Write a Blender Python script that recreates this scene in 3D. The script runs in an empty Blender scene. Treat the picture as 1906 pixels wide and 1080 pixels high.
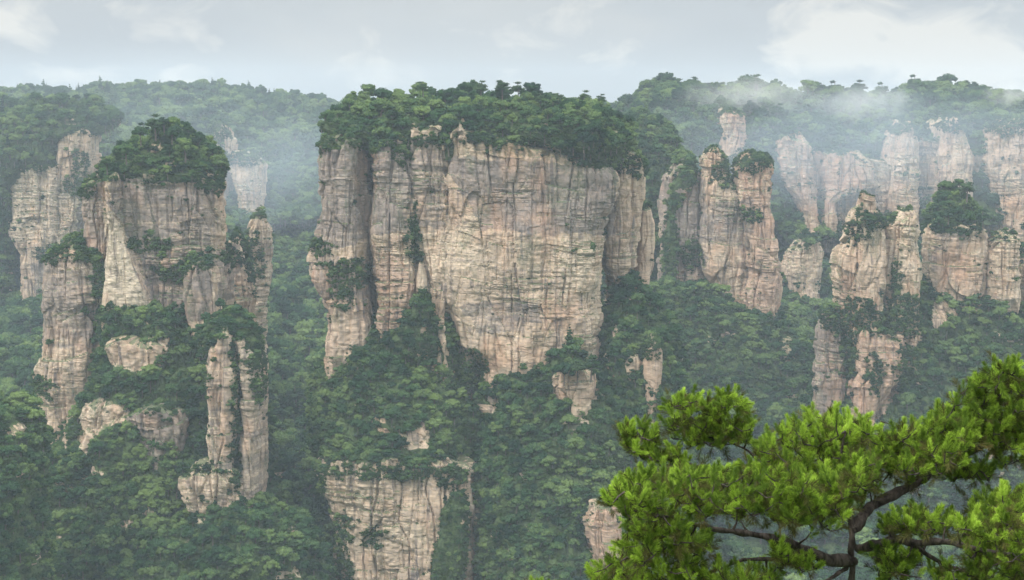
import bpy, math, random
import numpy as np
from mathutils import Vector
R = math.radians
random.seed(7)
rng = np.random.default_rng(11)

# ------------------------------------------------------------------ camera, sky, sun, exposure
sc = bpy.context.scene
COL = sc.collection
FPX = 2647.0                     # focal length in photo pixels (50 mm on a 36 mm sensor)
PITCH = math.atan((540 - 190) / FPX)
CA, SA = math.cos(PITCH), math.sin(PITCH)
cd = bpy.data.cameras.new("camera")
cd.lens = 50
cd.sensor_width = 36
cd.clip_start = 0.1
cd.clip_end = 20000
cd.dof.use_dof = False
cd.dof.focus_distance = 600
cd.dof.aperture_fstop = 9.0
cam = bpy.data.objects.new("camera", cd)
COL.objects.link(cam)
cam.rotation_euler = (R(90) - PITCH, 0, 0)
sc.camera = cam

SUN_EL, SUN_AZ = 52.0, -48.0      # azimuth measured from straight behind the camera, towards the left
w = bpy.data.worlds.new("World")
sc.world = w
w.use_nodes = True
nt = w.node_tree
nt.nodes.clear()
def N(t, typ, **kw):
    n = t.nodes.new(typ)
    for k, v in kw.items():
        if k.startswith('i_'):
            n.inputs[k[2:].replace('_', ' ')].default_value = v
        else:
            setattr(n, k, v)
    return n
def math_node(t, op, a, b=None, c=None, clamp=False):
    n = t.nodes.new('ShaderNodeMath'); n.operation = op; n.use_clamp = clamp
    for i, v in enumerate((a, b, c)):
        if v is None: continue
        if isinstance(v, (int, float)): n.inputs[i].default_value = v
        else: t.links.new(v, n.inputs[i])
    return n.outputs[0]
def mix_node(t, fac, a, b, blend='MIX'):
    n = t.nodes.new('ShaderNodeMix'); n.data_type = 'RGBA'; n.blend_type = blend
    for sock, v in ((n.inputs[0], fac), (n.inputs[6], a), (n.inputs[7], b)):
        if isinstance(v, (int, float)): sock.default_value = v
        elif isinstance(v, (tuple, list)): sock.default_value = (v[0], v[1], v[2], 1)
        else: t.links.new(v, sock)
    return n.outputs[2]
def ramp(t, fac, stops):
    n = t.nodes.new('ShaderNodeValToRGB')
    while len(n.color_ramp.elements) < len(stops): n.color_ramp.elements.new(0.5)
    for e, (p, c) in zip(n.color_ramp.elements, stops):
        e.position = p
        e.color = (c, c, c, 1) if isinstance(c, (int, float)) else (c[0], c[1], c[2], 1)
    t.links.new(fac, n.inputs[0])
    return n.outputs[0]
def scaled(t, vec, s, off=(0, 0, 0)):
    n = t.nodes.new('ShaderNodeMapping'); n.inputs['Scale'].default_value = s
    n.inputs['Location'].default_value = off
    t.links.new(vec, n.inputs['Vector']); return n.outputs[0]
def noise(t, vec, scale, detail=4, rough=0.55, dist=0.0):
    n = N(t, 'ShaderNodeTexNoise'); n.inputs['Scale'].default_value = scale
    n.inputs['Detail'].default_value = detail; n.inputs['Roughness'].default_value = rough
    n.inputs['Distortion'].default_value = dist
    t.links.new(vec, n.inputs['Vector']); return n.outputs['Fac']

sky = N(nt, 'ShaderNodeTexSky', sky_type='NISHITA', sun_disc=False)
sky.sun_elevation = R(SUN_EL)
sky.sun_rotation = R(180 + SUN_AZ)
sky.dust_density = 3.0
tc = N(nt, 'ShaderNodeTexCoord')
sep = N(nt, 'ShaderNodeSeparateXYZ'); nt.links.new(tc.outputs['Generated'], sep.inputs[0])
el = sep.outputs['Z']
# cloud deck: paler grey near the horizon, brighter overhead, with soft structure
n1 = noise(nt, scaled(nt, tc.outputs['Generated'], (3, 3, 9), (0.3, 0.1, 0.0)), 1.6, 5, 0.5, 0.3)
n2 = noise(nt, scaled(nt, tc.outputs['Generated'], (7, 7, 13), (3.1, 1.4, 2.0)), 2.2, 6, 0.55, 0.5)
deck = ramp(nt, n1, [(0.35, (5.0, 5.35, 5.65)), (0.52, (5.3, 5.65, 5.9)), (0.68, (5.75, 6.0, 6.1))])
# the one bright cumulus above the right-hand ridge
def cloud_blob(cx, cy, rx, ry):
    dx = (cx - 953) / FPX; v = (540 - cy) / FPX
    d = Vector((dx, CA + v * SA, -SA + v * CA)).normalized()
    s = N(nt, 'ShaderNodeVectorMath', operation='SUBTRACT'); nt.links.new(tc.outputs['Generated'], s.inputs[0]); s.inputs[1].default_value = d
    m = N(nt, 'ShaderNodeVectorMath', operation='MULTIPLY'); nt.links.new(s.outputs[0], m.inputs[0])
    m.inputs[1].default_value = (FPX / rx, 0.0, FPX / ry)
    l = N(nt, 'ShaderNodeVectorMath', operation='LENGTH'); nt.links.new(m.outputs[0], l.inputs[0])
    # only in front of the camera side of the sky
    return math_node(nt, 'SUBTRACT', 1.0, l.outputs['Value'])
blob = None
for args in ((1600, 55, 130, 95), (1700, 95, 170, 90), (1800, 125, 130, 70), (860, 60, 200, 60), (180, 140, 110, 40), (60, 20, 200, 45)):
    b = cloud_blob(*args)
    if args[0] < 1000: b = math_node(nt, 'MULTIPLY', b, 0.25)
    blob = b if blob is None else math_node(nt, 'SMOOTH_MAX', blob, b, 0.25)
blob = math_node(nt, 'ADD', blob, math_node(nt, 'MULTIPLY', math_node(nt, 'SUBTRACT', n2, 0.5), 2.6))
fwd = math_node(nt, 'GREATER_THAN', sep.outputs['Y'], 0.0)
blob = math_node(nt, 'MULTIPLY', ramp(nt, blob, [(0.0, 0.0), (0.5, 1.0)]), fwd)
cloudc = mix_node(nt, blob, deck, (7.6, 7.55, 7.2))
zen = math_node(nt, 'MULTIPLY', math_node(nt, 'MAXIMUM', math_node(nt, 'SUBTRACT', el, 0.09), 0.0), 6.0)
zen = math_node(nt, 'ADD', zen, 1.0)
zs = N(nt, 'ShaderNodeVectorMath', operation='SCALE'); nt.links.new(cloudc, zs.inputs[0]); nt.links.new(zen, zs.inputs['Scale'])
skyc = mix_node(nt, 0.93, sky.outputs[0], zs.outputs[0])
bg = N(nt, 'ShaderNodeBackground'); bg.inputs['Strength'].default_value = 0.1
nt.links.new(skyc, bg.inputs['Color'])
wo = N(nt, 'ShaderNodeOutputWorld'); nt.links.new(bg.outputs[0], wo.inputs['Surface'])

sd = bpy.data.lights.new("sun", 'SUN')
sd.energy = 2.2
sd.angle = R(12)
sd.color = (1.0, 0.95, 0.88)
sun = bpy.data.objects.new("sun", sd)
COL.objects.link(sun)
az = R(SUN_AZ)
# direction towards the sun: behind the camera (-Y), rotated to the left (-X)
sdir = Vector((math.sin(az) * math.cos(R(SUN_EL)), -math.cos(az) * math.cos(R(SUN_EL)), math.sin(R(SUN_EL))))
sun.rotation_euler = sdir.to_track_quat('Z', 'Y').to_euler()
sky.sun_rotation = math.atan2(sdir.x, sdir.y)

sc.view_settings.view_transform = 'Standard'
sc.view_settings.look = 'None'
sc.view_settings.exposure = 0.12
sc.view_settings.gamma = 1.0
sc.render.engine = 'CYCLES'
cy = sc.cycles
cy.use_denoising = True
try: cy.denoiser = 'OPENIMAGEDENOISE'
except Exception: pass
cy.max_bounces = 5
cy.diffuse_bounces = 3
cy.glossy_bounces = 1
cy.transmission_bounces = 3
cy.volume_bounces = 1
cy.transparent_max_bounces = 4
cy.caustics_reflective = False
cy.caustics_refractive = False
cy.sample_clamp_indirect = 4

# ------------------------------------------------------------------ projection helpers
def PT(px, py, Y):
    """photo pixel and distance (world y) -> world point"""
    px = np.asarray(px, float); py = np.asarray(py, float)
    x = (px - 953) / FPX; v = (540 - py) / FPX
    s = Y / (CA + v * SA)
    return np.stack(np.broadcast_arrays(x * s, s * (CA + v * SA), s * (-SA + v * CA)), -1)
def PROJ(p):
    f = p[..., 1] * CA - p[..., 2] * SA
    u = p[..., 1] * SA + p[..., 2] * CA
    f = np.maximum(f, 0.01)
    return 953 + FPX * p[..., 0] / f, 540 - FPX * u / f, f
def in_poly(px, py, poly):
    inside = np.zeros(px.shape, bool)
    n = len(poly); j = n - 1
    for i in range(n):
        xi, yi = poly[i]; xj, yj = poly[j]
        c = ((yi > py) != (yj > py)) & (px < (xj - xi) * (py - yi) / (yj - yi + 1e-9) + xi)
        inside ^= c; j = i
    return inside

# ------------------------------------------------------------------ numpy noise
def _h(i, j, k, s=0):
    n = (i * 73856093) ^ (j * 19349663) ^ (k * 83492791) ^ (s * 2654435761)
    n = n & 0xffffffff
    n = ((n ^ (n >> 13)) * 1274126177) & 0xffffffff
    n = ((n ^ (n >> 16)) * 2246822519) & 0xffffffff
    return ((n ^ (n >> 15)) & 0xffffff) / float(0xffffff)
def vn(x, y, z, s=0):
    xi = np.floor(x).astype(np.int64); yi = np.floor(y).astype(np.int64); zi = np.floor(z).astype(np.int64)
    fx = x - xi; fy = y - yi; fz = z - zi
    fx = fx * fx * (3 - 2 * fx); fy = fy * fy * (3 - 2 * fy); fz = fz * fz * (3 - 2 * fz)
    r = 0
    for a in (0, 1):
        wa = fx if a else 1 - fx
        for b in (0, 1):
            wb = fy if b else 1 - fy
            for c in (0, 1):
                wc = fz if c else 1 - fz
                r = r + wa * wb * wc * _h(xi + a, yi + b, zi + c, s)
    return r * 2 - 1
def fbm(x, y, z, o=4, s=0, g=0.5):
    r = 0; a = 1; t = 0
    for k in range(o):
        r = r + a * vn(x, y, z, s + k * 17); t += a; a *= g
        x = x * 2.03; y = y * 2.03; z = z * 2.03
    return r / t * 1.6
def cell(x, y, z, s=0):
    """3-D voronoi: (random value of nearest cell, distance to border)"""
    xi = np.floor(x).astype(np.int64); yi = np.floor(y).astype(np.int64); zi = np.floor(z).astype(np.int64)
    d1 = np.full(x.shape, 9.0); d2 = np.full(x.shape, 9.0); v1 = np.zeros(x.shape)
    for a in (-1, 0, 1):
        for b in (-1, 0, 1):
            for c in (-1, 0, 1):
                i, j, k = xi + a, yi + b, zi + c
                dx = i + .15 + .7 * _h(i, j, k, s) - x; dy = j + .15 + .7 * _h(i, j, k, s + 1) - y; dz = k + .15 + .7 * _h(i, j, k, s + 2) - z
                d = np.sqrt(dx * dx + dy * dy + dz * dz)
                v = _h(i, j, k, s + 3)
                near = d < d1
                d2 = np.where(near, d1, np.minimum(d2, d))
                v1 = np.where(near, v, v1)
                d1 = np.where(near, d, d1)
    return v1, d2 - d1

# ------------------------------------------------------------------ object helpers
def tag(o, label=None, cat=None, group=None, kind=None):
    if label: o['label'] = label
    if cat: o['category'] = cat
    if group: o['group'] = group
    if kind: o['kind'] = kind
    return o
def empty(name, loc=(0, 0, 0), coll=None):
    o = bpy.data.objects.new(name, None); (coll or COL).objects.link(o)
    o.empty_display_size = 1; o.location = loc
    return o
def mesh_obj(name, V, F, mats, parent=None, origin=None, matidx=None, smooth=False, attrs=None, link=True, coll=None):
    """V (n,3) float; F (m,3) or (m,4) int array or a list of such arrays"""
    me = bpy.data.meshes.new(name)
    V = np.asarray(V, np.float32)
    if origin is not None: V = V - np.asarray(origin, np.float32)
    Fs = F if isinstance(F, list) else [F]
    Fs = [np.asarray(f, np.int32) for f in Fs if len(f)]
    me.vertices.add(len(V)); me.vertices.foreach_set('co', V.ravel())
    loops = np.concatenate([f.ravel() for f in Fs])
    sizes = np.concatenate([np.full(len(f), f.shape[1], np.int32) for f in Fs])
    starts = np.concatenate([[0], np.cumsum(sizes)[:-1]]).astype(np.int32)
    me.loops.add(len(loops)); me.loops.foreach_set('vertex_index', loops)
    me.polygons.add(len(sizes)); me.polygons.foreach_set('loop_start', starts)
    try: me.polygons.foreach_set('loop_total', sizes)
    except Exception: pass
    if matidx is not None: me.polygons.foreach_set('material_index', np.asarray(matidx, np.int32))
    me.polygons.foreach_set('use_smooth', np.full(len(sizes), smooth, bool))
    for m in (mats if isinstance(mats, (list, tuple)) else [mats]): me.materials.append(m)
    for k, a in (attrs or {}).items():
        at = me.attributes.new(k, 'FLOAT', 'POINT'); at.data.foreach_set('value', np.asarray(a, np.float32))
    me.update(calc_edges=True)
    o = bpy.data.objects.new(name, me)
    if link: (coll or COL).objects.link(o)
    if parent is not None:
        o.parent = parent
        if origin is not None: o.location = Vector(origin) - parent.location
    elif origin is not None: o.location = origin
    return o

# ------------------------------------------------------------------ materials
def new_mat(name):
    m = bpy.data.materials.new(name); m.use_nodes = True
    t = m.node_tree; t.nodes.clear()
    out = N(t, 'ShaderNodeOutputMaterial')
    return m, t, out
def rock_material():
    m, t, out = new_mat('sandstone')
    geo = N(t, 'ShaderNodeNewGeometry'); pos = geo.outputs['Position']
    def attr(n):
        a = N(t, 'ShaderNodeAttribute'); a.attribute_name = n; return a.outputs['Fac']
    grey, pale, soil, pink = attr('grey'), attr('pale'), attr('soil'), attr('pink')
    big = noise(t, scaled(t, pos, (.030, .030, .055)), 1.0, 5, 0.6, 0.4)
    band = noise(t, scaled(t, pos, (.025, .025, .42), (5, 2, 1)), 1.0, 5, 0.62, 0.25)
    fine = noise(t, scaled(t, pos, (.16, .16, 1.5), (1, 7, 3)), 1.0, 5, 0.68, 0.3)
    streak = noise(t, scaled(t, pos, (.42, .42, .022), (9, 4, 1)), 1.0, 4, 0.6, 0.5)
    streak2 = noise(t, scaled(t, pos, (.95, .95, .05), (2, 4, 7)), 1.0, 3, 0.6, 0.3)
    grain = noise(t, pos, 0.9, 5, 0.7)
    base = ramp(t, big, [(0.30, (.49, .335, .235)), (0.45, (.59, .425, .295)), (0.58, (.69, .53, .375)), (0.72, (.53, .365, .260))])
    base = mix_node(t, math_node(t, 'MULTIPLY', pink, 0.75), base, (.50, .285, .195))
    base = mix_node(t, pale, base, (.66, .54, .39))
    # grey lichen / weathering, gathers in bands and patches
    gf = math_node(t, 'ADD', math_node(t, 'MULTIPLY', grey, 0.74), math_node(t, 'MULTIPLY', math_node(t, 'SUBTRACT', band, 0.5), 1.5))
    gf = math_node(t, 'ADD', gf, math_node(t, 'MULTIPLY', math_node(t, 'SUBTRACT', grain, 0.5), 1.3))
    gf = ramp(t, gf, [(0.10, 0.0), (0.55, 0.85)])
    base = mix_node(t, gf, base, (.190, .165, .155))
    base = mix_node(t, ramp(t, fine, [(0.38, 0.0), (0.62, 0.58)]), base, (.30, .235, .19))
    sf = math_node(t, 'MULTIPLY', ramp(t, streak, [(0.52, 0.0), (0.64, 0.85)]), ramp(t, big, [(0.38, 1.0), (0.62, 0.25)]))
    base = mix_node(t, sf, base, (.105, .092, .090))
    base = mix_node(t, ramp(t, streak2, [(0.60, 0.0), (0.74, 0.45)]), base, (.17, .145, .13))
    base = mix_node(t, ramp(t, streak2, [(0.24, 0.35), (0.36, 0.0)]), base, (.66, .56, .44))
    rust = ramp(t, noise(t, scaled(t, pos, (.055, .055, .035), (8, 1, 6)), 1.0, 4, 0.6, 0.4), [(0.52, 0.0), (0.66, 0.38)])
    base = mix_node(t, rust, base, (.56, .315, .185))
    # thin bedding cracks
    crack = N(t, 'ShaderNodeTexVoronoi', feature='DISTANCE_TO_EDGE')
    nzv = N(t, 'ShaderNodeTexNoise'); nzv.inputs['Scale'].default_value = 0.12; nzv.inputs['Detail'].default_value = 4; t.links.new(pos, nzv.inputs['Vector'])
    addv = N(t, 'ShaderNodeVectorMath', operation='MULTIPLY_ADD'); t.links.new(nzv.outputs['Color'], addv.inputs[0]); addv.inputs[1].default_value = (5, 5, 5); t.links.new(pos, addv.inputs[2])
    t.links.new(scaled(t, addv.outputs[0], (.045, .045, .50)), crack.inputs['Vector']); crack.inputs['Scale'].default_value = 1.0
    cm = math_node(t, 'MULTIPLY', ramp(t, crack.outputs['Distance'], [(0.0, 0.6), (0.03, 0.0)]), ramp(t, noise(t, pos, 0.07, 3), [(0.48, 0.0), (0.58, 1.0)]))
    base = mix_node(t, cm, base, (.12, .095, .085))
    # moss, soil and low plants on ledges and slopes
    sepn = N(t, 'ShaderNodeSeparateXYZ'); t.links.new(geo.outputs['Normal'], sepn.inputs[0])
    up = math_node(t, 'ADD', sepn.outputs['Z'], math_node(t, 'MULTIPLY', math_node(t, 'SUBTRACT', grain, 0.5), 1.0))
    mf = ramp(t, up, [(0.50, 0.0), (0.78, 0.85)])
    green = ramp(t, grain, [(0.35, (.035, .055, .022)), (0.6, (.075, .11, .04))])
    base = mix_node(t, mf, base, green)
    mossp = math_node(t, 'MULTIPLY', ramp(t, noise(t, scaled(t, pos, (.10, .10, .06), (3, 3, 3)), 1.0, 5, 0.65, 0.5), [(0.53, 0.0), (0.66, 0.62)]), ramp(t, grain, [(0.35, 0.0), (0.55, 1.0)]))
    base = mix_node(t, mossp, base, (.105, .125, .065))
    base = mix_node(t, ramp(t, math_node(t, 'ADD', soil, math_node(t, 'MULTIPLY', math_node(t, 'SUBTRACT', grain, 0.5), 0.9)), [(0.35, 0.0), (0.6, 1.0)]), base, green)
    bmp = N(t, 'ShaderNodeBump'); bmp.inputs['Strength'].default_value = 0.55; bmp.inputs['Distance'].default_value = 0.9
    hsum = math_node(t, 'ADD', math_node(t, 'MULTIPLY', fine, 0.9), math_node(t, 'MULTIPLY', grain, 0.8))
    hsum = math_node(t, 'SUBTRACT', hsum, math_node(t, 'MULTIPLY', cm, 0.7))
    hsum = math_node(t, 'ADD', hsum, math_node(t, 'MULTIPLY', streak2, 0.5))
    t.links.new(hsum, bmp.inputs['Height'])
    bs = N(t, 'ShaderNodeBsdfPrincipled'); bs.inputs['Roughness'].default_value = 0.95
    bs.inputs['Specular IOR Level'].default_value = 0.15
    t.links.new(base, bs.inputs['Base Color']); t.links.new(bmp.outputs[0], bs.inputs['Normal'])
    t.links.new(bs.outputs[0], out.inputs['Surface'])
    return m
def leaf_material(name, c0, c1, c2, trans=0.25, patch=0.02, rand=True, tone=False):
    m, t, out = new_mat(name)
    oi = N(t, 'ShaderNodeObjectInfo')
    geo = N(t, 'ShaderNodeNewGeometry')
    pn = noise(t, geo.outputs['Position'], patch, 3, 0.5)
    f = math_node(t, 'ADD', math_node(t, 'MULTIPLY', oi.outputs['Random'], 0.62 if rand else 0.0), math_node(t, 'MULTIPLY', math_node(t, 'SUBTRACT', pn, 0.33), 1.5))
    ri = math_node(t, 'MULTIPLY', math_node(t, 'SUBTRACT', geo.outputs['Random Per Island'], 0.5), 0.35)
    f = math_node(t, 'ADD', f, ri)
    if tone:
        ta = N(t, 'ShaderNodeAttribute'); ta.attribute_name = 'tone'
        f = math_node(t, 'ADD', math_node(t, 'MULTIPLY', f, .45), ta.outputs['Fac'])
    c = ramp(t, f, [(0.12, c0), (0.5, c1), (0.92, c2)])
    d = N(t, 'ShaderNodeBsdfDiffuse'); t.links.new(c, d.inputs['Color'])
    tr = N(t, 'ShaderNodeBsdfTranslucent'); t.links.new(c, tr.inputs['Color'])
    mx = N(t, 'ShaderNodeMixShader'); mx.inputs[0].default_value = trans
    t.links.new(d.outputs[0], mx.inputs[1]); t.links.new(tr.outputs[0], mx.inputs[2])
    t.links.new(mx.outputs[0], out.inputs['Surface'])
    return m
def bark_material(name, a, b, scale=12):
    m, t, out = new_mat(name)
    tcn = N(t, 'ShaderNodeTexCoord')
    n = noise(t, scaled(t, tcn.outputs['Object'], (1, 1, 0.35)), scale, 6, 0.7, 0.6)
    vor = N(t, 'ShaderNodeTexVoronoi'); vor.inputs['Scale'].default_value = scale * 2.2; t.links.new(scaled(t, tcn.outputs['Object'], (1, 1, 0.5)), vor.inputs['Vector'])
    c = ramp(t, n, [(0.36, a), (0.64, b)])
    bm_ = N(t, 'ShaderNodeBump'); bm_.inputs['Strength'].default_value = 0.9; bm_.inputs['Distance'].default_value = 0.02
    t.links.new(math_node(t, 'ADD', n, vor.outputs['Distance']), bm_.inputs['Height'])
    bs = N(t, 'ShaderNodeBsdfPrincipled'); bs.inputs['Roughness'].default_value = 0.9; bs.inputs['Specular IOR Level'].default_value = 0.2
    t.links.new(c, bs.inputs['Base Color']); t.links.new(bm_.outputs[0], bs.inputs['Normal']); t.links.new(bs.outputs[0], out.inputs['Surface'])
    return m
M_ROCK = rock_material()
M_LEAF = leaf_material('broadleaf_foliage', (.012, .034, .020), (.042, .090, .036), (.145, .205, .064), trans=.12, patch=.03)
M_PINEFAR = leaf_material('conifer_foliage', (.016, .036, .022), (.032, .066, .032), (.066, .108, .046))
M_BUSH = leaf_material('shrub_foliage', (.026, .050, .020), (.050, .088, .032), (.090, .135, .048))
M_BARKFAR = bark_material('grey_bark', (.07, .055, .045), (.16, .135, .11), 3)
M_BARK = bark_material('pine_bark', (.022, .018, .015), (.105, .085, .07), 14)

# ------------------------------------------------------------------ rock relief
def relief(x, y, z, s, strat=1.0, joint=1.0, small=1.0):
    w1 = fbm(x / 30, y / 30, z / 30, 3, s + 3)
    zw = z + 2.2 * w1 + 0.03 * x
    lam = np.clip(0.38 + 1.8 * fbm(x / 34, y / 34, z / 16, 2, s + 9), 0.08, 1.4)     # where the bedding shows strongly
    d = 0
    for th, amp, k in ((5.2, 0.80, 0), (2.1, 0.50, 40), (0.95, 0.26, 80)):
        q = zw / th + 0.35 * vn(x / 18, y / 18, z * 0 + k, s + k)
        i = np.floor(q).astype(np.int64); f = q - i
        z0 = np.zeros_like(i)
        # each bed keeps its offset only over part of the face
        v = _h(i, np.floor(x / (th * 9) + 3.3 * _h(i, z0, z0, s)).astype(np.int64), z0, s + 50 + k)
        d = d + strat * lam * amp * ((v - 0.5) * 1.2 - 0.75 * np.exp(-(f / 0.16) ** 2) * (0.3 + v))
    c1, e1 = cell(x / 13 + .2 * w1, y / 13, z / 46, s + 21)
    d = d + joint * ((c1 - 0.5) * 3.0 - 0.5 * np.exp(-(e1 / 0.04) ** 2))
    c3, e3 = cell(x / 10.5 + .25 * vn(x / 9, y / 9, z / 12, s + 45), y / 14, z / 120, s + 41)
    d = d - joint * 1.9 * np.exp(-(e3 / 0.045) ** 2) * np.clip(.6 + 1.6 * fbm(x / 14, y / 14, z / 20, 2, s + 44), 0, 1)
    u = x + 0.62 * y + 2.5 * w1 + 0.5 * vn(x / 3, y / 3, z / 3, s + 77)
    for bt, bw, am_, gr in ((19.0, 9.5, 1.6, 0.5), (6.3, 5.2, .6, 0.2)):
        bi = np.floor(zw / bt + .25 * vn(x / 25, y / 25, x * 0, s + 33)).astype(np.int64); z0 = np.zeros_like(bi)
        uu = u / bw + 7.7 * _h(bi, z0, z0, s + 34)
        ui = np.floor(uu); fu = np.minimum(uu - ui, 1 - (uu - ui)) * bw
        v = _h(bi, ui.astype(np.int64), z0, s + 35)
        d = d + joint * small * ((v - .5) * am_ - gr * np.exp(-(fu / .38) ** 2))
    d = d + 1.5 * fbm(x / 11, y / 11, z / 14, 4, s + 5) + 0.22 * fbm(x / 1.6, y / 1.6, z / 1.3, 2, s + 6)
    g = fbm(x / 5.5, y / 5.5, z / 60, 3, s + 12)
    d = d - joint * 1.3 * np.clip(0.22 - np.abs(g), 0, 1) / 0.22 * 0.8
    return d

def bare(P): return fbm(P[..., 0] / 13, P[..., 1] / 13, P[..., 2] / 6.5, 3, 321) - .72
SURF = []        # every surface that carries plants: dict(V, F, place, mode ...)
PATCH_PALE = [   # photo region, strength: fresh pale faces on the rock itself
    ([(196, 395), (215, 400), (232, 460), (262, 530), (292, 592), (178, 592), (186, 470)], 1.0),
    ([(722, 285), (748, 290), (752, 328), (724, 330)], 1.0),
    ([(14, 320), (150, 300), (160, 460), (20, 450)], 0.45),
    ([(820, 430), (1130, 440), (1118, 560), (830, 570)], 0.30),
    ([(585, 875), (800, 880), (800, 1080), (620, 1080)], 0.28),
    ([(1640, 430), (1722, 420), (1720, 560), (1660, 560)], 0.45),
    ([(1575, 430), (1640, 400), (1640, 560), (1600, 580)], 0.25),
    ([(768, 500), (800, 500), (800, 620), (768, 620)], 0.5),
]
PATCH_GREY = [
    ([(580, 255), (770, 260), (765, 420), (580, 480)], 0.75),
    ([(575, 480), (690, 480), (690, 560), (575, 560)], 0.6),
    ([(760, 260), (830, 260), (825, 420), (770, 430)], 0.6),
    ([(830, 290), (1150, 310), (1140, 435), (900, 430), (850, 350)], 0.80),
    ([(850, 570), (1000, 560), (1010, 600), (900, 620)], 0.6),
    ([(210, 330), (395, 330), (398, 600), (300, 600), (240, 440), (200, 380)], 0.70),
    ([(60, 480), (185, 480), (180, 650), (60, 650)], 0.65),
    ([(140, 340), (190, 340), (200, 470), (150, 480)], 0.8),
    ([(1310, 370), (1400, 370), (1400, 460), (1310, 450)], 0.6),
    ([(1235, 330), (1310, 330), (1310, 500), (1235, 500)], 0.8),
    ([(1735, 430), (1800, 440), (1800, 520), (1735, 520)], 0.5),
    ([(410, 455), (450, 455), (440, 560), (410, 560)], 0.6),
]
PATCH_PINK = [
    ([(690, 450), (770, 500), (765, 640), (700, 640)], 0.7),
    ([(1375, 290), (1445, 290), (1455, 590), (1370, 590), (1380, 400)], 0.75),
    ([(1560, 500), (1640, 560), (1640, 800), (1580, 800)], 0.8),
    ([(1530, 600), (1700, 620), (1690, 800), (1530, 800)], 0.8),
    ([(1738, 470), (1840, 480), (1840, 570), (1738, 560)], 0.5),
    ([(1340, 200), (1545, 200), (1640, 370), (1440, 420)], 0.75),
    ([(1085, 940), (1170, 940), (1170, 1080), (1085, 1080)], 0.8),
    ([(670, 265), (720, 270), (720, 330), (680, 330)], 0.5),
    ([(1030, 690), (1115, 690), (1115, 745), (1030, 745)], 0.4),
    ([(1200, 640), (1235, 640), (1235, 790), (1200, 790)], 0.4),
    ([(585, 560), (685, 560), (680, 690), (590, 690)], 0.25),
]
def soft_patch(V, patches):
    jx = 9 * fbm(V[:, 0] / 6, V[:, 1] / 6, V[:, 2] / 6, 3, 77); jy = 9 * fbm(V[:, 0] / 6, V[:, 1] / 6, V[:, 2] / 6, 3, 99)
    px, py, _ = PROJ(V)
    a = np.zeros(len(V))
    for poly, st in patches:
        a = np.maximum(a, in_poly(px + jx, py + jy, poly) * st)
    return a

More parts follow.
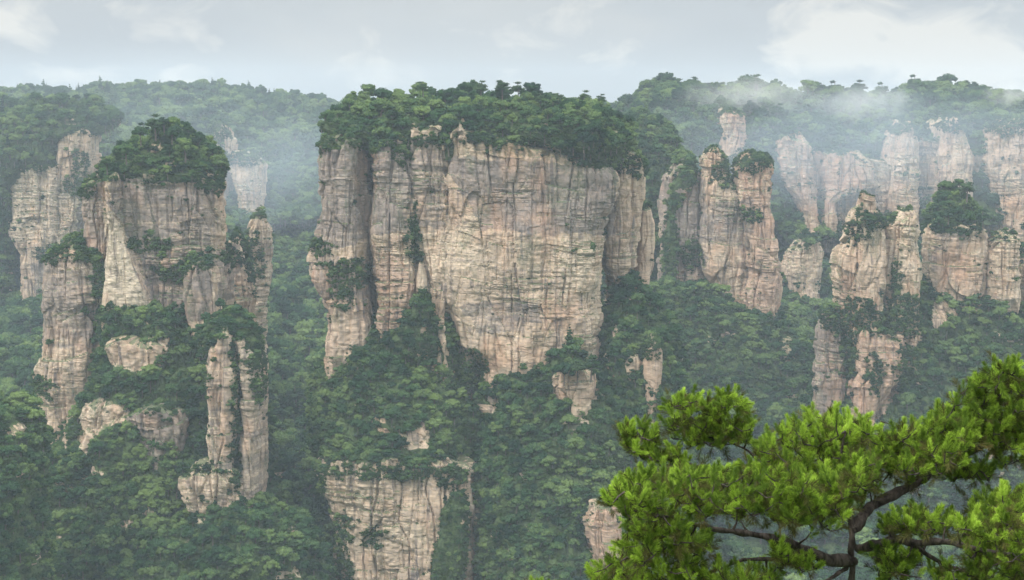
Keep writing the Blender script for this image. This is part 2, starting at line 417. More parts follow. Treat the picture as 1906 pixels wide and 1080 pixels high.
def column(name, Y, thick, rows, parent=None, seed=1, n=3.0, res=0.42, strat=1.0, joint=1.0, soil=0.0, rough=1.0,
           cap=2.5, place=None, trees=None, ledge=0.25, top_trees=True, excl=(), treesize=1.0, pinkish=0.0, greyish=0.0):
    """a rock body whose left and right edges follow rows of (py, left px, right px[, metres the front comes forward])"""
    rows = [tuple(r) + (0.0,) * (4 - len(r)) for r in rows]
    py = np.array([r[0] for r in rows], float)
    L = PT([r[1] for r in rows], py, Y); Rr = PT([r[2] for r in rows], py, Y)
    zs = L[:, 2]
    ztop, zbot = zs[0], zs[-1]
    nz = max(8, int((ztop - zbot) / res))
    Z = np.linspace(ztop, zbot, nz)
    o = np.argsort(zs)
    xl = np.interp(Z, zs[o], L[o, 0]); xr = np.interp(Z, zs[o], Rr[o, 0])
    fs = np.interp(Z, zs[o], np.array([r[3] for r in rows])[o])
    cx = (xl + xr) / 2; a = np.maximum((xr - xl) / 2, 0.5)
    yf = Y - fs; yb = Y + thick; cyy = (yf + yb) / 2; b = (yb - yf) / 2
    am, bm = a.max(), b.max()
    # unit superellipse resampled by length: dense at the front half
    th = np.linspace(0, 2 * np.pi, 4000)
    ex = np.sign(np.cos(th)) * np.abs(np.cos(th)) ** (2 / n); ey = np.sign(np.sin(th)) * np.abs(np.sin(th)) ** (2 / n)
    seg = np.hypot(np.diff(ex) * am, np.diff(ey) * bm)
    wgt = np.where(ey[1:] < 0.25, 1.0, 0.16)
    s = np.concatenate([[0], np.cumsum(seg * wgt)])
    nt_ = max(16, int(s[-1] / res))
    tt = np.interp(np.linspace(0, s[-1], nt_ + 1)[:-1], s, th)
    ex = np.sign(np.cos(tt)) * np.abs(np.cos(tt)) ** (2 / n); ey = np.sign(np.sin(tt)) * np.abs(np.sin(tt)) ** (2 / n)
    X = cx[:, None] + a[:, None] * ex; Yy = cyy[:, None] + b[:, None] * ey; ZZ = np.repeat(Z[:, None], nt_, 1)
    edge = fbm(X / 7, Yy / 7, X * 0, 3, seed + 91) * min(3.2, am * .3) + (_h(np.floor((X + .6 * Yy) / 5).astype(np.int64), np.zeros(X.shape, np.int64), np.zeros(X.shape, np.int64), seed) - .5) * min(2.5, am * .2)
    ZZ = ZZ + edge * np.clip(1 - (ztop - ZZ) / 14.0, 0, 1) ** 2
    nx = np.sign(ex) * np.abs(ex) ** (n - 1) / am; ny = np.sign(ey) * np.abs(ey) ** (n - 1) / bm
    ln = np.hypot(nx, ny) + 1e-9; nx, ny = nx / ln, ny / ln
    amp = min(1.0, am / 9.0) * rough
    bulge = (5.5 * fbm(X / 20, Yy / 20, ZZ / 42, 3, seed + 61) + 2.2 * fbm(X / 9, Yy / 9, ZZ / 13, 2, seed + 62)) * min(1, am / 22) if soil > 0 else 0
    d = relief(X, Yy, ZZ, seed, strat, joint) * amp + bulge
    X = X + nx * d; Yy = Yy + ny * d
    V = np.stack([X, Yy, ZZ], -1).reshape(-1, 3)
    i, j = np.meshgrid(np.arange(nz - 1), np.arange(nt_), indexing='ij')
    j2 = (j + 1) % nt_
    F = np.stack([i * nt_ + j, (i + 1) * nt_ + j, (i + 1) * nt_ + j2, i * nt_ + j2], -1).reshape(-1, 4)
    # rounded, broken top
    nc = max(4, int(min(am, bm) / 1.6)); nc = min(nc, 24)
    top = V[:nt_]; e0 = (top[:, 2] - ztop); c0 = np.array([cx[0], cyy[0], ztop])
    Fs = [F]; base = 0; allV = [V]; off = len(V)
    for k in range(1, nc + 1):
        f = 1 - k / nc
        f2 = max(f, 0.001)
        ring = c0 + (top - c0) * [f2, f2, 1]
        ring[:, 2] = ztop + e0 * f + cap * (1 - f * f) + 0.8 * fbm(ring[:, 0] / 4, ring[:, 1] / 4, ring[:, 0] * 0, 3, seed + 8) * (1 - f) ** .5
        allV.append(ring)
        jj = np.arange(nt_); q = (jj + 1) % nt_
        Fs.append(np.stack([base + jj, base + q, off + q, off + jj], -1))
        base = off; off += nt_
    V = np.concatenate(allV); F = np.concatenate(Fs)
    gp = np.clip(soft_patch(V, PATCH_GREY) + greyish, 0, 1)
    px, pyv, _ = PROJ(V)
    if soil > 0:
        sl = np.full(len(V), soil)
        jx = 7 * fbm(V[:, 0] / 5, V[:, 1] / 5, V[:, 2] / 5, 3, 7); jy = 7 * fbm(V[:, 0] / 5, V[:, 1] / 5, V[:, 2] / 5, 3, 8)
        for poly in excl: sl[in_poly(px + jx, pyv + jy, poly)] = 0
        sl[bare(V) > 0] = 0
    else: sl = np.zeros(len(V))
    org = np.array([float(np.mean(cx)), float(np.mean(cyy)), zbot])
    ob = mesh_obj(name, V, F, M_ROCK, parent, org, attrs=dict(grey=gp, pale=soft_patch(V, PATCH_PALE), soil=sl,
                  pink=np.clip(soft_patch(V, PATCH_PINK) + pinkish, 0, 1)))
    SURF.append(dict(V=V, F=F, place=place, trees=trees, ledge=ledge, excl=excl, size=treesize, soil=soil > 0, top=top_trees, ntop=nt_ * (nz - 1)))
    return ob

# ------------------------------------------------------------------ ground and hills
def smooth(t): t = np.clip(t, 0, 1); return t * t * (3 - 2 * t)
def terrain_z(x, y):
    yy = np.array([-200, 1.6, 2.6, 6, 10, 14, 20, 40, 100, 250, 420, 520, 600, 750, 950, 1150, 1300, 1700, 3400], float)
    zz = np.array([-1.65, -1.65, -3.0, -5.0, -5.8, -6.8, -16, -75, -190, -270, -262, -240, -212, -176, -150, -98, -92, -90, -95], float)
    z = np.interp(y, yy, zz)
    k = smooth((y - 80) / 300)
    n = fbm(x / 190, y / 190, x * 0, 4, 5) * 20 + fbm(x / 50, y / 50, x * 0, 3, 6) * 11
    # a lower gully runs between the pillars on either side of the large one
    n = n + k * (-16 * np.exp(-((x / y - (-0.155)) / 0.02) ** 2) - 14 * np.exp(-((x / np.maximum(y, 1) - 0.215) / 0.03) ** 2))
    near = 0.25 * fbm(x / 2.5, y / 2.5, x * 0, 4, 9)
    return z + k * n + (1 - k) * near
def grid_surface(xs, ys, fz):
    X, Yg = np.meshgrid(xs, ys)
    V = np.stack([X, Yg, fz(X, Yg)], -1).reshape(-1, 3)
    nx, ny = len(xs), len(ys)
    i, j = np.meshgrid(np.arange(ny - 1), np.arange(nx - 1), indexing='ij')
    F = np.stack([i * nx + j, i * nx + j + 1, (i + 1) * nx + j + 1, (i + 1) * nx + j], -1).reshape(-1, 4)
    return V, F
xs = np.unique(np.concatenate([np.linspace(-2200, -20, 230), np.linspace(-20, 20, 60), np.linspace(20, 2200, 230)]))
ys = np.unique(np.concatenate([np.linspace(-60, 0, 12), np.linspace(0, 60, 90), np.linspace(60, 1700, 240), np.linspace(1700, 3200, 30)]))
V, F = grid_surface(xs, ys, lambda x, y: terrain_z(x, np.where(np.abs(y) < 1, 1, y)))
ones = np.ones(len(V))
g = mesh_obj('ground', V, F, M_ROCK, smooth=True, attrs=dict(soil=ones, grey=ones * .5, pale=ones * 0, pink=ones * 0))
tag(g, 'steep forested valley ground running back between the sandstone pillars', 'ground', kind='structure')
SURF.append(dict(V=V, F=F, place='valley', trees=5.4, ledge=0, excl=(), size=1.15, soil=True, top=True, ntop=0, ymin=430, ymax=1480))

def hills(name, label, sky_px, Yt, Yb, z_of_base, place, trees, size, res=5.0, seed=3, excl=(), prof=None, back=260):
    px = np.array([p[0] for p in sky_px], float); py = np.array([p[1] for p in sky_px], float)
    T = PT(px, py, Yt)
    xs = np.arange(T[0, 0], T[-1, 0], res); ys = np.arange(Yb, Yt + back, res)
    def fz(x, y):
        zt = np.interp(x, T[:, 0], T[:, 2])
        yb = Yb + 22 * fbm(x / 90, x * 0, x * 0, 3, seed)
        t = (y - yb) / (Yt - yb)
        pr = np.interp(t, [q[0] for q in prof], [q[1] for q in prof])
        zb = z_of_base
        z = zb + (zt - zb) * pr
        z = np.where(y > Yt, zt - 0.12 * (y - Yt) - np.maximum(y - Yt - 120, 0) * 0.8, z)
        nn = 9 * fbm(x / 60, y / 60, x * 0, 4, seed + 4) * np.clip(1 - pr, 0.12, 1) + 2 * fbm(x / 12, y / 12, x * 0, 2, seed + 5)
        return z + nn
    V, F = grid_surface(xs, ys, fz)
    ppx, ppy, _ = PROJ(V)
    sl = np.ones(len(V))
    for poly in excl: sl[in_poly(ppx, ppy, poly)] = 0
    z0 = np.zeros(len(V))
    o = mesh_obj(name, V, F, M_ROCK, smooth=False, attrs=dict(soil=sl, grey=z0 + .4, pale=z0, pink=z0 + .3))
    tag(o, label, 'hills', kind='structure')
    SURF.append(dict(V=V, F=F, place=place, trees=trees, ledge=0, excl=excl, size=size, soil=True, top=True, ntop=0))
    return o
hills('hills', 'long wooded plateau ridge fading into haze behind the left and middle pillars',
      [(-260, 186), (-60, 184), (0, 181), (90, 176), (200, 169), (300, 166), (370, 165), (450, 172), (540, 187), (620, 200), (700, 204), (900, 206), (1160, 206), (1350, 206)],
      1450, 1150, -100, 'left_ridge', 5.0, 1.1, seed=31, prof=[(0, 0), (.25, .30), (.5, .66), (.75, .86), (1, 1)])
hills('hills', 'nearer wooded shoulder above the pale cliff at the left edge',
      [(-260, 205), (0, 205), (110, 210), (190, 222), (235, 250), (290, 330), (350, 430)],
      1170, 1035, -130, 'left_ridge', 5.6, 1.15, seed=41, prof=[(0, 0), (.12, .45), (.3, .72), (.6, .9), (1, 1)], back=120)
hills('hills', 'dark tree-topped plateau with cliffs and drifting mist at the right',
      [(1090, 300), (1130, 232), (1160, 212), (1185, 190), (1215, 172), (1250, 168), (1300, 174), (1345, 178), (1400, 170), (1460, 186), (1560, 178), (1640, 198), (1665, 190), (1700, 178), (1760, 172), (1830, 182), (1906, 198), (2150, 200)],
      1210, 1060, -112, 'right_ridge', 5.4, 1.2, seed=51, prof=[(0, 0), (.12, .30), (.20, .74), (.42, .86), (.7, .94), (1, 1)])

# ------------------------------------------------------------------ rock pillars
def pillar(label, Y, base_px, cat='rock pillar', name='rock_pillar', group=None):
    p = PT(base_px[0], base_px[1], Y)
    e = empty(name, tuple(float(v) for v in p))
    tag(e, label, cat, group, kind='thing')
    return e

# the great block in the middle
big = pillar('huge flat-topped sandstone pillar in the middle, wooded on top, with banded tan face', 625, (880, 1090))
PL = 'main_top'
column('buttress', 600, 55, [(262, 600, 668), (276, 588, 672), (300, 577, 676), (338, 579, 680), (345, 592, 680), (360, 588, 680), (450, 580, 680), (498, 572, 682), (520, 566, 682), (545, 580, 682), (560, 587, 683), (600, 599, 686), (640, 590, 688), (690, 594, 680), (900, 600, 680)], big, 101, 3.2, cap=3, place=PL, ledge=0.9)
column('buttress', 597, 55, [(262, 684, 760), (276, 682, 772), (300, 686, 785), (360, 686, 785), (420, 684, 785), (470, 690, 785), (540, 697, 782), (600, 695, 770), (640, 700, 760), (900, 700, 760)], big, 111, 3.8, cap=3, place=PL)
column('buttress', 597, 60, [(244, 764, 815), (252, 752, 846), (330, 748, 850), (400, 752, 850), (450, 764, 850), (500, 780, 850), (560, 790, 840), (620, 790, 835), (900, 790, 835)], big, 121, 3.6, cap=3, place=PL)
column('spur', 598, 30, [(490, 775, 790), (520, 768, 800), (580, 768, 802), (620, 766, 798), (760, 766, 798)], big, 131, 2.4, cap=2, place=PL, ledge=0.6)
column('buttress', 594, 62, [(242, 838, 858), (252, 838, 866), (268, 836, 985), (290, 832, 1090), (314, 824, 1140), (335, 820, 1152), (352, 819, 1150), (400, 819, 1140), (430, 812, 1128), (450, 800, 1128), (500, 791, 1122), (560, 802, 1118), (590, 828, 1119), (650, 842, 1118), (664, 868, 1118), (690, 892, 1118), (725, 895, 1112), (900, 905, 1100)], big, 141, 4.6, cap=3, place=PL, joint=0.8)
column('spur', 603, 30, [(655, 842, 892), (700, 838, 893), (750, 834, 882), (900, 834, 880)], big, 151, 2.6, place='main_slope', ledge=1.2, greyish=.5)
column('buttress', 622, 40, [(296, 1150, 1192), (312, 1138, 1201), (340, 1135, 1204), (400, 1126, 1199), (440, 1118, 1190), (500, 1122, 1185), (545, 1140, 1180), (700, 1140, 1178)], big, 161, 2.8, cap=3, place=PL)
column('buttress', 640, 30, [(395, 1192, 1213), (420, 1186, 1222), (500, 1182, 1218), (552, 1184, 1206), (700, 1184, 1200)], big, 171, 2.6, cap=2, place=PL)
column('summit', 592, 90, [(206, 680, 1000, -46), (210, 650, 1040, -38), (217, 625, 1110, -28), (226, 604, 1160, -18), (240, 592, 1180, -10), (256, 600, 1186, -8), (300, 640, 1180, -12)], big, 181, 2.6, res=1.2, soil=1, rough=.6, place=PL, trees=4.0, cap=4)
column('summit', 590, 60, [(212, 905, 1080, -18), (228, 880, 1130, -10), (246, 905, 1150, -6), (262, 960, 1155, -4), (276, 1010, 1158, -5), (310, 1030, 1150, -14)], big, 191, 2.6, res=1.0, soil=1, rough=.5, place=PL, trees=3.2, cap=3)
column('lower_cliff', 560, 60, [(866, 590, 840), (885, 578, 876), (905, 580, 884), (950, 598, 886), (1000, 612, 884), (1080, 618, 888), (1300, 625, 892)], big, 201, 3.6, place='main_slope', cap=3, ledge=0.8, trees=3.0, treesize=.8)
XS1 = [[(735, 795), (760, 805), (795, 785), (798, 838), (765, 840), (738, 822)]]
column('wooded_slope', 592, 60, [(556, 780, 796), (590, 742, 815), (620, 705, 834), (650, 685, 838), (690, 622, 842), (730, 590, 850), (780, 570, 862), (830, 562, 872), (862, 572, 880), (876, 600, 876, 0), (930, 640, 860, 0)], big, 211, 2.3, res=.9, soil=1, rough=.7, place='main_slope', trees=3.2, cap=1, excl=XS1, treesize=.95)
# push of the slope towards the lower cliff is set by front values below
column('wooded_slope', 578, 60, [(690, 640, 720, -6), (740, 600, 840, 2), (800, 572, 866, 10), (850, 572, 878, 16), (872, 585, 872, 18), (885, 610, 870, 12), (920, 640, 860, 0)], big, 212, 2.4, res=.9, soil=1, rough=.7, place='main_slope', trees=3.2, cap=1, excl=XS1, treesize=.95)
XS2 = [[(1030, 698), (1112, 698), (1112, 745), (1030, 745)], [(1090, 955), (1165, 960), (1160, 1075), (1095, 1060)], [(868, 900), (885, 900), (885, 1080), (868, 1080)]]
column('wooded_slope', 585, 70, [(655, 1045, 1085, -4), (690, 985, 1125, 0), (720, 925, 1145, 4), (760, 895, 1160, 10), (820, 884, 1172, 18), (900, 878, 1185, 28), (1000, 884, 1200, 40), (1100, 884, 1225, 50), (1300, 884, 1260, 60)], big, 221, 2.3, res=.9, soil=1, rough=.9, place='right_slope', trees=3.3, cap=2, excl=XS2)
column('wooded_slope', 610, 24, [(540, 1150, 1196, -6), (566, 1128, 1226, -1), (620, 1120, 1248, 5), (700, 1118, 1262, 12), (900, 1116, 1280, 24)], big, 226, 2.4, res=1.0, soil=1, rough=.8, place='right_slope', trees=3.3, cap=1)
column('outcrop', 574, 20, [(696, 1040, 1098), (704, 1034, 1108), (730, 1036, 1110), (748, 1050, 1108), (850, 1050, 1108)], big, 231, 3.4, place='right_slope', ledge=0.5)
column('outcrop', 540, 20, [(955, 1100, 1150), (975, 1090, 1160), (1020, 1092, 1160), (1066, 1110, 1160), (1200, 1110, 1160)], big, 241, 3.0, place='right_slope', ledge=1.2)
column('wooded_slope', 561, 12, [(925, 838, 856, 0), (955, 812, 864, 3), (1010, 803, 866, 4), (1080, 800, 862, 5), (1300, 798, 862, 6)], big, 251, 2.4, res=.8, soil=1, rough=.4, place='right_slope', trees=2.6, cap=1, treesize=.6)

# the wooded pillar at the left
left = pillar('wooded sandstone pillar at the left with a pale bare face and stepped shoulder', 615, (250, 1090))
PL = 'left_top'
column('buttress', 604, 45, [(322, 220, 330), (332, 196, 384), (350, 182, 392), (420, 178, 395), (480, 181, 400), (560, 178, 405), (640, 175, 400), (900, 175, 400)], left, 301, 4.2, cap=3, place=PL, ledge=.8)
column('fin', 596, 20, [(335, 196, 214), (350, 188, 216), (395, 192, 214), (430, 190, 228), (470, 186, 240), (520, 182, 258), (585, 178, 280), (720, 178, 280)], left, 311, 2.6, joint=.5, strat=.5, place=PL, ledge=.1)
column('buttress', 594, 20, [(496, 348, 392), (512, 338, 404), (560, 340, 408), (620, 346, 408), (800, 346, 408)], left, 321, 2.8, place=PL, trees=2.8, ledge=.8, treesize=.7)
column('shoulder', 607, 40, [(342, 146, 206), (360, 136, 214), (400, 139, 220), (440, 146, 216), (480, 150, 210), (800, 150, 200)], left, 331, 2.8, place=PL, ledge=.9)
column('shoulder', 600, 40, [(474, 84, 160), (486, 62, 184), (560, 60, 190), (600, 58, 190), (650, 60, 186), (700, 52, 184), (760, 46, 180), (820, 47, 180), (880, 49, 180), (1080, 60, 180)], left, 341, 3.2, place=PL, cap=5, trees=3.0, ledge=.5, treesize=.7)
column('summit', 603, 55, [(262, 262, 312, -16), (275, 235, 340, -12), (292, 208, 358, -8), (310, 186, 376, -4), (326, 176, 388, -1), (338, 180, 388, -2), (360, 200, 370, -8)], left, 351, 2.4, res=.9, soil=1, rough=.5, place=PL, trees=3.5, cap=4)
XL = [[(203, 648), (302, 640), (296, 672), (252, 697), (207, 684)], [(148, 762), (232, 748), (240, 778), (190, 800), (160, 850), (148, 830)], [(330, 905), (440, 905), (440, 962), (380, 965)], [(118, 790), (130, 795), (128, 850), (115, 840)]]
column('wooded_slope', 590, 60, [(582, 200, 290, -6), (600, 165, 330, -2), (640, 160, 396, 3), (700, 152, 420, 12), (760, 132, 440, 20), (830, 108, 460, 28), (900, 82, 490, 38), (1000, 46, 540, 50), (1100, 20, 590, 62), (1300, -20, 660, 76)], left, 361, 2.3, res=.9, soil=1, rough=1.0, place='left_slope', trees=3.3, cap=2, excl=XL)
column('outcrop', 581, 20, [(640, 202, 310), (655, 200, 314), (672, 204, 306), (700, 216, 290), (800, 220, 280)], left, 371, 3.2, place='left_slope', ledge=.6)
column('outcrop', 562, 20, [(776, 228, 330), (795, 222, 338), (850, 226, 336), (886, 240, 320), (960, 250, 310)], left, 377, 3.0, place='left_slope', ledge=2.2, greyish=.8)
column('outcrop', 569, 20, [(752, 160, 222), (765, 148, 236), (800, 150, 225), (850, 146, 180), (920, 146, 170)], left, 381, 2.8, place='left_slope', ledge=1.2)
column('buttress', 548, 26, [(626, 396, 430), (650, 384, 436), (690, 376, 438), (760, 373, 436), (840, 384, 434), (900, 388, 432), (960, 394, 430), (1200, 395, 430)], left, 391, 2.6, place='left_slope', trees=2.6, cap=5, ledge=1.6, treesize=.7, greyish=.35)
column('buttress', 551, 24, [(640, 424, 458), (668, 430, 472), (720, 436, 484), (840, 440, 485), (920, 438, 480), (960, 440, 474), (1200, 440, 470)], left, 393, 2.6, place='left_slope', trees=2.6, cap=5, ledge=1.6, treesize=.7, greyish=.45)
column('wooded_slope', 556, 20, [(600, 385, 440, -4), (622, 372, 462, 0), (650, 360, 475, 2), (672, 372, 470, 0), (700, 400, 450, -5)], left, 394, 2.4, res=.9, soil=1, rough=.4, place='left_slope', trees=3.2, cap=2, treesize=.8)
column('outcrop', 543, 20, [(880, 346, 424), (896, 334, 446), (940, 338, 454), (966, 356, 446), (1100, 370, 440)], left, 395, 3.0, place='left_slope', ledge=.9)
column('wooded_slope', 490, 40, [(800, -80, -10, -10), (830, -90, 12, -4), (870, -90, 24, 4), (930, -90, 34, 12), (1020, -90, 42, 20), (1100, -100, 60, 26), (1300, -100, 80, 34)], pillar('pale green wooded knoll cut off by the lower left edge', 500, (-30, 1100), 'wooded knoll', 'wooded_knoll'), 399, 2.2, res=1.0, soil=1, rough=.8, place='left_knoll', trees=3.6, cap=2)

p = pillar('short dark rock tower just right of the left pillar', 700, (435, 640))
column('tower', 690, 22, [(452, 424, 444), (466, 414, 450), (520, 409, 456), (560, 411, 460), (700, 410, 462)], p, 401, 2.8, place='towers', trees=2.6, ledge=1.0, cap=4, treesize=.6)
p = pillar('slender hazy tower behind the short dark one, pinkish at its foot', 770, (475, 640))
column('tower', 770, 24, [(412, 470, 490), (430, 462, 500), (470, 458, 500), (520, 450, 495), (570, 442, 490), (700, 440, 490)], p, 411, 2.8, place='towers', trees=2.8, ledge=1.2, cap=4, treesize=.7)
p = pillar('little rock spire standing below the right flank of the great pillar', 600, (1215, 860))
column('spire', 590, 14, [(640, 1208, 1226), (655, 1201, 1234), (700, 1199, 1234), (740, 1198, 1230), (785, 1200, 1224), (950, 1200, 1222)], p, 421, 2.8, place='towers', trees=2.2, ledge=1.0, cap=3, treesize=.5)
column('spur', 597, 16, [(660, 1168, 1190), (680, 1160, 1197), (780, 1162, 1197), (950, 1165, 1197)], p, 431, 2.8, place='towers', trees=2.4, ledge=1.5, treesize=.6)

column('wooded_slope', 535, 40, [(962, 385, 440, -4), (985, 340, 490, 0), (1025, 260, 550, 6), (1100, 190, 600, 14), (1300, 150, 640, 26)], left, 398, 2.2, res=1.0, soil=1, rough=.8, place='left_slope', trees=3.3, cap=1)
p = pillar('dark wooded ridge between the twin-topped pillar and the valley floor', 790, (1380, 900), 'wooded ridge', 'wooded_ridge')
column('wooded_slope', 800, 50, [(556, 1235, 1335, -6), (585, 1225, 1372, -2), (616, 1205, 1480, 4), (690, 1180, 1545, 16), (800, 1150, 1560, 34), (1000, 1130, 1580, 60)], p, 525, 2.4, res=1.1, soil=1, rough=1.0, place='mid_right', trees=3.7, cap=1)
# pale cliff at the left edge
p = pillar('pale hazy cliff at the left edge behind the stepped shoulder', 1030, (80, 560), 'cliff', 'rock_cliff')
column('buttress', 1020, 40, [(242, 104, 166), (256, 96, 170), (320, 94, 165), (400, 72, 150), (470, 60, 124), (560, 60, 124)], p, 441, 3.2, res=.6, place='left_ridge', ledge=.8, cap=1)
column('summit', 1012, 60, [(196, -60, 150, -40), (212, -80, 190, -28), (232, -80, 200, -12), (250, -80, 176, -3), (266, -80, 104, 2), (300, -80, 100, 3), (322, -80, 92, 0), (350, -80, 20, -2), (500, -80, 12, 0), (560, -80, 12, 0)], p, 446, 2.4, res=1.2, soil=1, rough=.8, place='left_ridge', trees=4.4, cap=2)
column('buttress', 1014, 40, [(312, 22, 96), (330, 14, 104), (440, 12, 98), (478, 30, 90), (560, 30, 90)], p, 451, 3.2, res=.6, place='left_ridge', ledge=.8, cap=1)
p = pillar('faint narrow cliffs in the haze above the towers right of the left pillar', 1250, (430, 400), 'cliff', 'rock_cliff')
column('buttress', 1180, 50, [(238, 398, 412), (262, 388, 420), (330, 386, 425), (372, 400, 425), (470, 400, 425)], p, 461, 3.0, res=.8, place='left_ridge', ledge=.6)
column('buttress', 1160, 50, [(290, 424, 470), (310, 420, 482), (372, 440, 480), (470, 440, 480)], p, 471, 3.0, res=.8, place='left_ridge', ledge=.8)

# middle-right pillars
p = pillar('twin-topped orange and grey pillar right of the great pillar', 840, (1385, 700))
column('buttress', 826, 30, [(282, 1322, 1344), (296, 1312, 1352), (340, 1312, 1360), (380, 1310, 1385), (430, 1308, 1402), (500, 1312, 1402), (552, 1330, 1402), (760, 1340, 1402)], p, 501, 3.0, res=.5, place='mid_right', ledge=.8, cap=2)
column('buttress', 820, 32, [(296, 1388, 1430), (308, 1376, 1440), (400, 1372, 1445), (440, 1380, 1450), (520, 1390, 1461), (560, 1372, 1457), (596, 1376, 1448), (760, 1380, 1440)], p, 511, 3.0, res=.5, place='mid_right', ledge=.5, cap=3, trees=2.6, treesize=.5)
p = pillar('dark wooded pillar between the great pillar and the twin-topped one', 850, (1270, 640))
column('buttress', 838, 30, [(306, 1258, 1296), (330, 1240, 1310), (420, 1234, 1314), (540, 1234, 1314), (760, 1234, 1314)], p, 521, 2.8, res=.6, place='mid_right', ledge=1.6, cap=4, trees=3.2, greyish=.6)
column('wooded_slope', 836, 8, [(318, 1262, 1300, 0), (350, 1246, 1290, 2), (400, 1242, 1262, 2), (600, 1238, 1256, 3), (760, 1238, 1256, 4)], p, 523, 2.4, res=.9, soil=1, rough=.4, place='mid_right', trees=3.6, cap=1, treesize=.8)
p = pillar('wooded shoulder rising behind the right end of the great pillar', 900, (1240, 600), 'wooded ridge', 'wooded_ridge')
column('wooded_slope', 880, 60, [(228, 1185, 1225, -12), (250, 1160, 1262, -6), (292, 1140, 1285, 0), (360, 1120, 1262, 4), (440, 1120, 1240, 8), (560, 1120, 1240, 12), (760, 1120, 1250, 20)], p, 531, 2.4, res=1.0, soil=1, rough=1.0, place='mid_right', trees=4.0, cap=3)
p = pillar('low broken rock far back to the right of the twin-topped pillar', 1000, (1495, 640))
column('buttress', 985, 30, [(452, 1500, 1530), (470, 1472, 1534), (500, 1462, 1530), (552, 1466, 1528), (700, 1466, 1528)], p, 541, 3.0, res=.7, place='far_right', ledge=1.0, trees=3.4)

# right-hand group
p = pillar('pale cracked pillar with a knob on top, right group, green tufts on its shoulders', 705, (1605, 800))
column('buttress', 700, 24, [(370, 1614, 1626), (376, 1610, 1630), (388, 1606, 1634), (394, 1596, 1640), (420, 1590, 1648), (446, 1578, 1652), (480, 1562, 1652), (520, 1558, 1648), (570, 1568, 1640), (620, 1580, 1640), (900, 1584, 1640)], p, 601, 2.6, res=.42, place='right_group', ledge=1.5, cap=1, joint=1.3)
column('buttress', 692, 20, [(410, 1612, 1640), (440, 1604, 1650), (520, 1600, 1655), (600, 1600, 1650), (800, 1600, 1640)], p, 611, 2.6, res=.42, place='right_group', ledge=.8, cap=2, trees=2.4, treesize=.6)
p = pillar('whitish fluted pillar, second of the right group, beside the knobbed one', 700, (1688, 800))
column('buttress', 696, 24, [(402, 1690, 1712), (412, 1684, 1716), (424, 1662, 1719), (460, 1656, 1722), (500, 1650, 1728), (570, 1652, 1726), (900, 1655, 1724)], p, 621, 2.8, res=.42, place='right_group', ledge=.9, cap=2, joint=1.3)
p = pillar('broad pillar of the right group crowned by a dense clump of trees', 725, (1790, 800))
column('buttress', 716, 30, [(424, 1748, 1830), (438, 1736, 1840), (500, 1734, 1842), (570, 1738, 1842), (900, 1738, 1842)], p, 631, 3.2, res=.45, place='right_group', ledge=.8, cap=2)
column('summit', 714, 36, [(372, 1780, 1815, -8), (390, 1764, 1834, -5), (412, 1750, 1850, -1), (432, 1744, 1852, 2), (450, 1750, 1846, 0)], p, 641, 2.4, res=.8, soil=1, rough=.5, place='right_group', trees=3.2, cap=3)
p = pillar('narrow pillar at the right edge of the right group with a bare pointed top', 720, (1870, 800))
column('buttress', 712, 22, [(442, 1876, 1894), (456, 1858, 1898), (480, 1848, 1900), (560, 1845, 1902), (900, 1845, 1902)], p, 651, 2.8, res=.45, place='right_group', ledge=.8, cap=2)
p = pillar('rock column cut by the right edge of the photo', 730, (1940, 800))
column('buttress', 722, 26, [(480, 1910, 1985), (500, 1900, 1995), (600, 1895, 2000), (900, 1890, 2000)], p, 661, 2.8, res=.6, place='right_group', ledge=1.2, trees=3.0, cap=3)
XF = [[(1598, 640), (1612, 625), (1690, 640), (1680, 700), (1665, 740), (1640, 780), (1592, 800), (1596, 720)], [(1735, 560), (1770, 560), (1765, 600), (1735, 620)]]
p = pillar('wooded buttress below the right group with a pink bare face behind the pine', 690, (1700, 900), 'wooded ridge', 'wooded_ridge')
column('wooded_slope', 712, 50, [(560, 1640, 1850, 0), (600, 1585, 1960, 6), (680, 1545, 2050, 16), (760, 1525, 2060, 26), (860, 1500, 2080, 38), (1000, 1450, 2100, 54), (1200, 1400, 2140, 72)], p, 671, 2.4, res=1.0, soil=1, rough=1.0, place='right_group', trees=4.0, cap=3, excl=XF)
column('outcrop', 688, 24, [(612, 1605, 1640), (640, 1600, 1686), (690, 1606, 1688), (730, 1596, 1662), (790, 1590, 1632), (900, 1590, 1620)], p, 681, 2.6, res=.42, place='right_group', ledge=.9)
column('outcrop', 700, 22, [(592, 1536, 1572), (620, 1526, 1580), (740, 1522, 1582), (860, 1522, 1582)], p, 691, 2.6, res=.5, place='right_group', ledge=2.4, trees=3, greyish=.7)

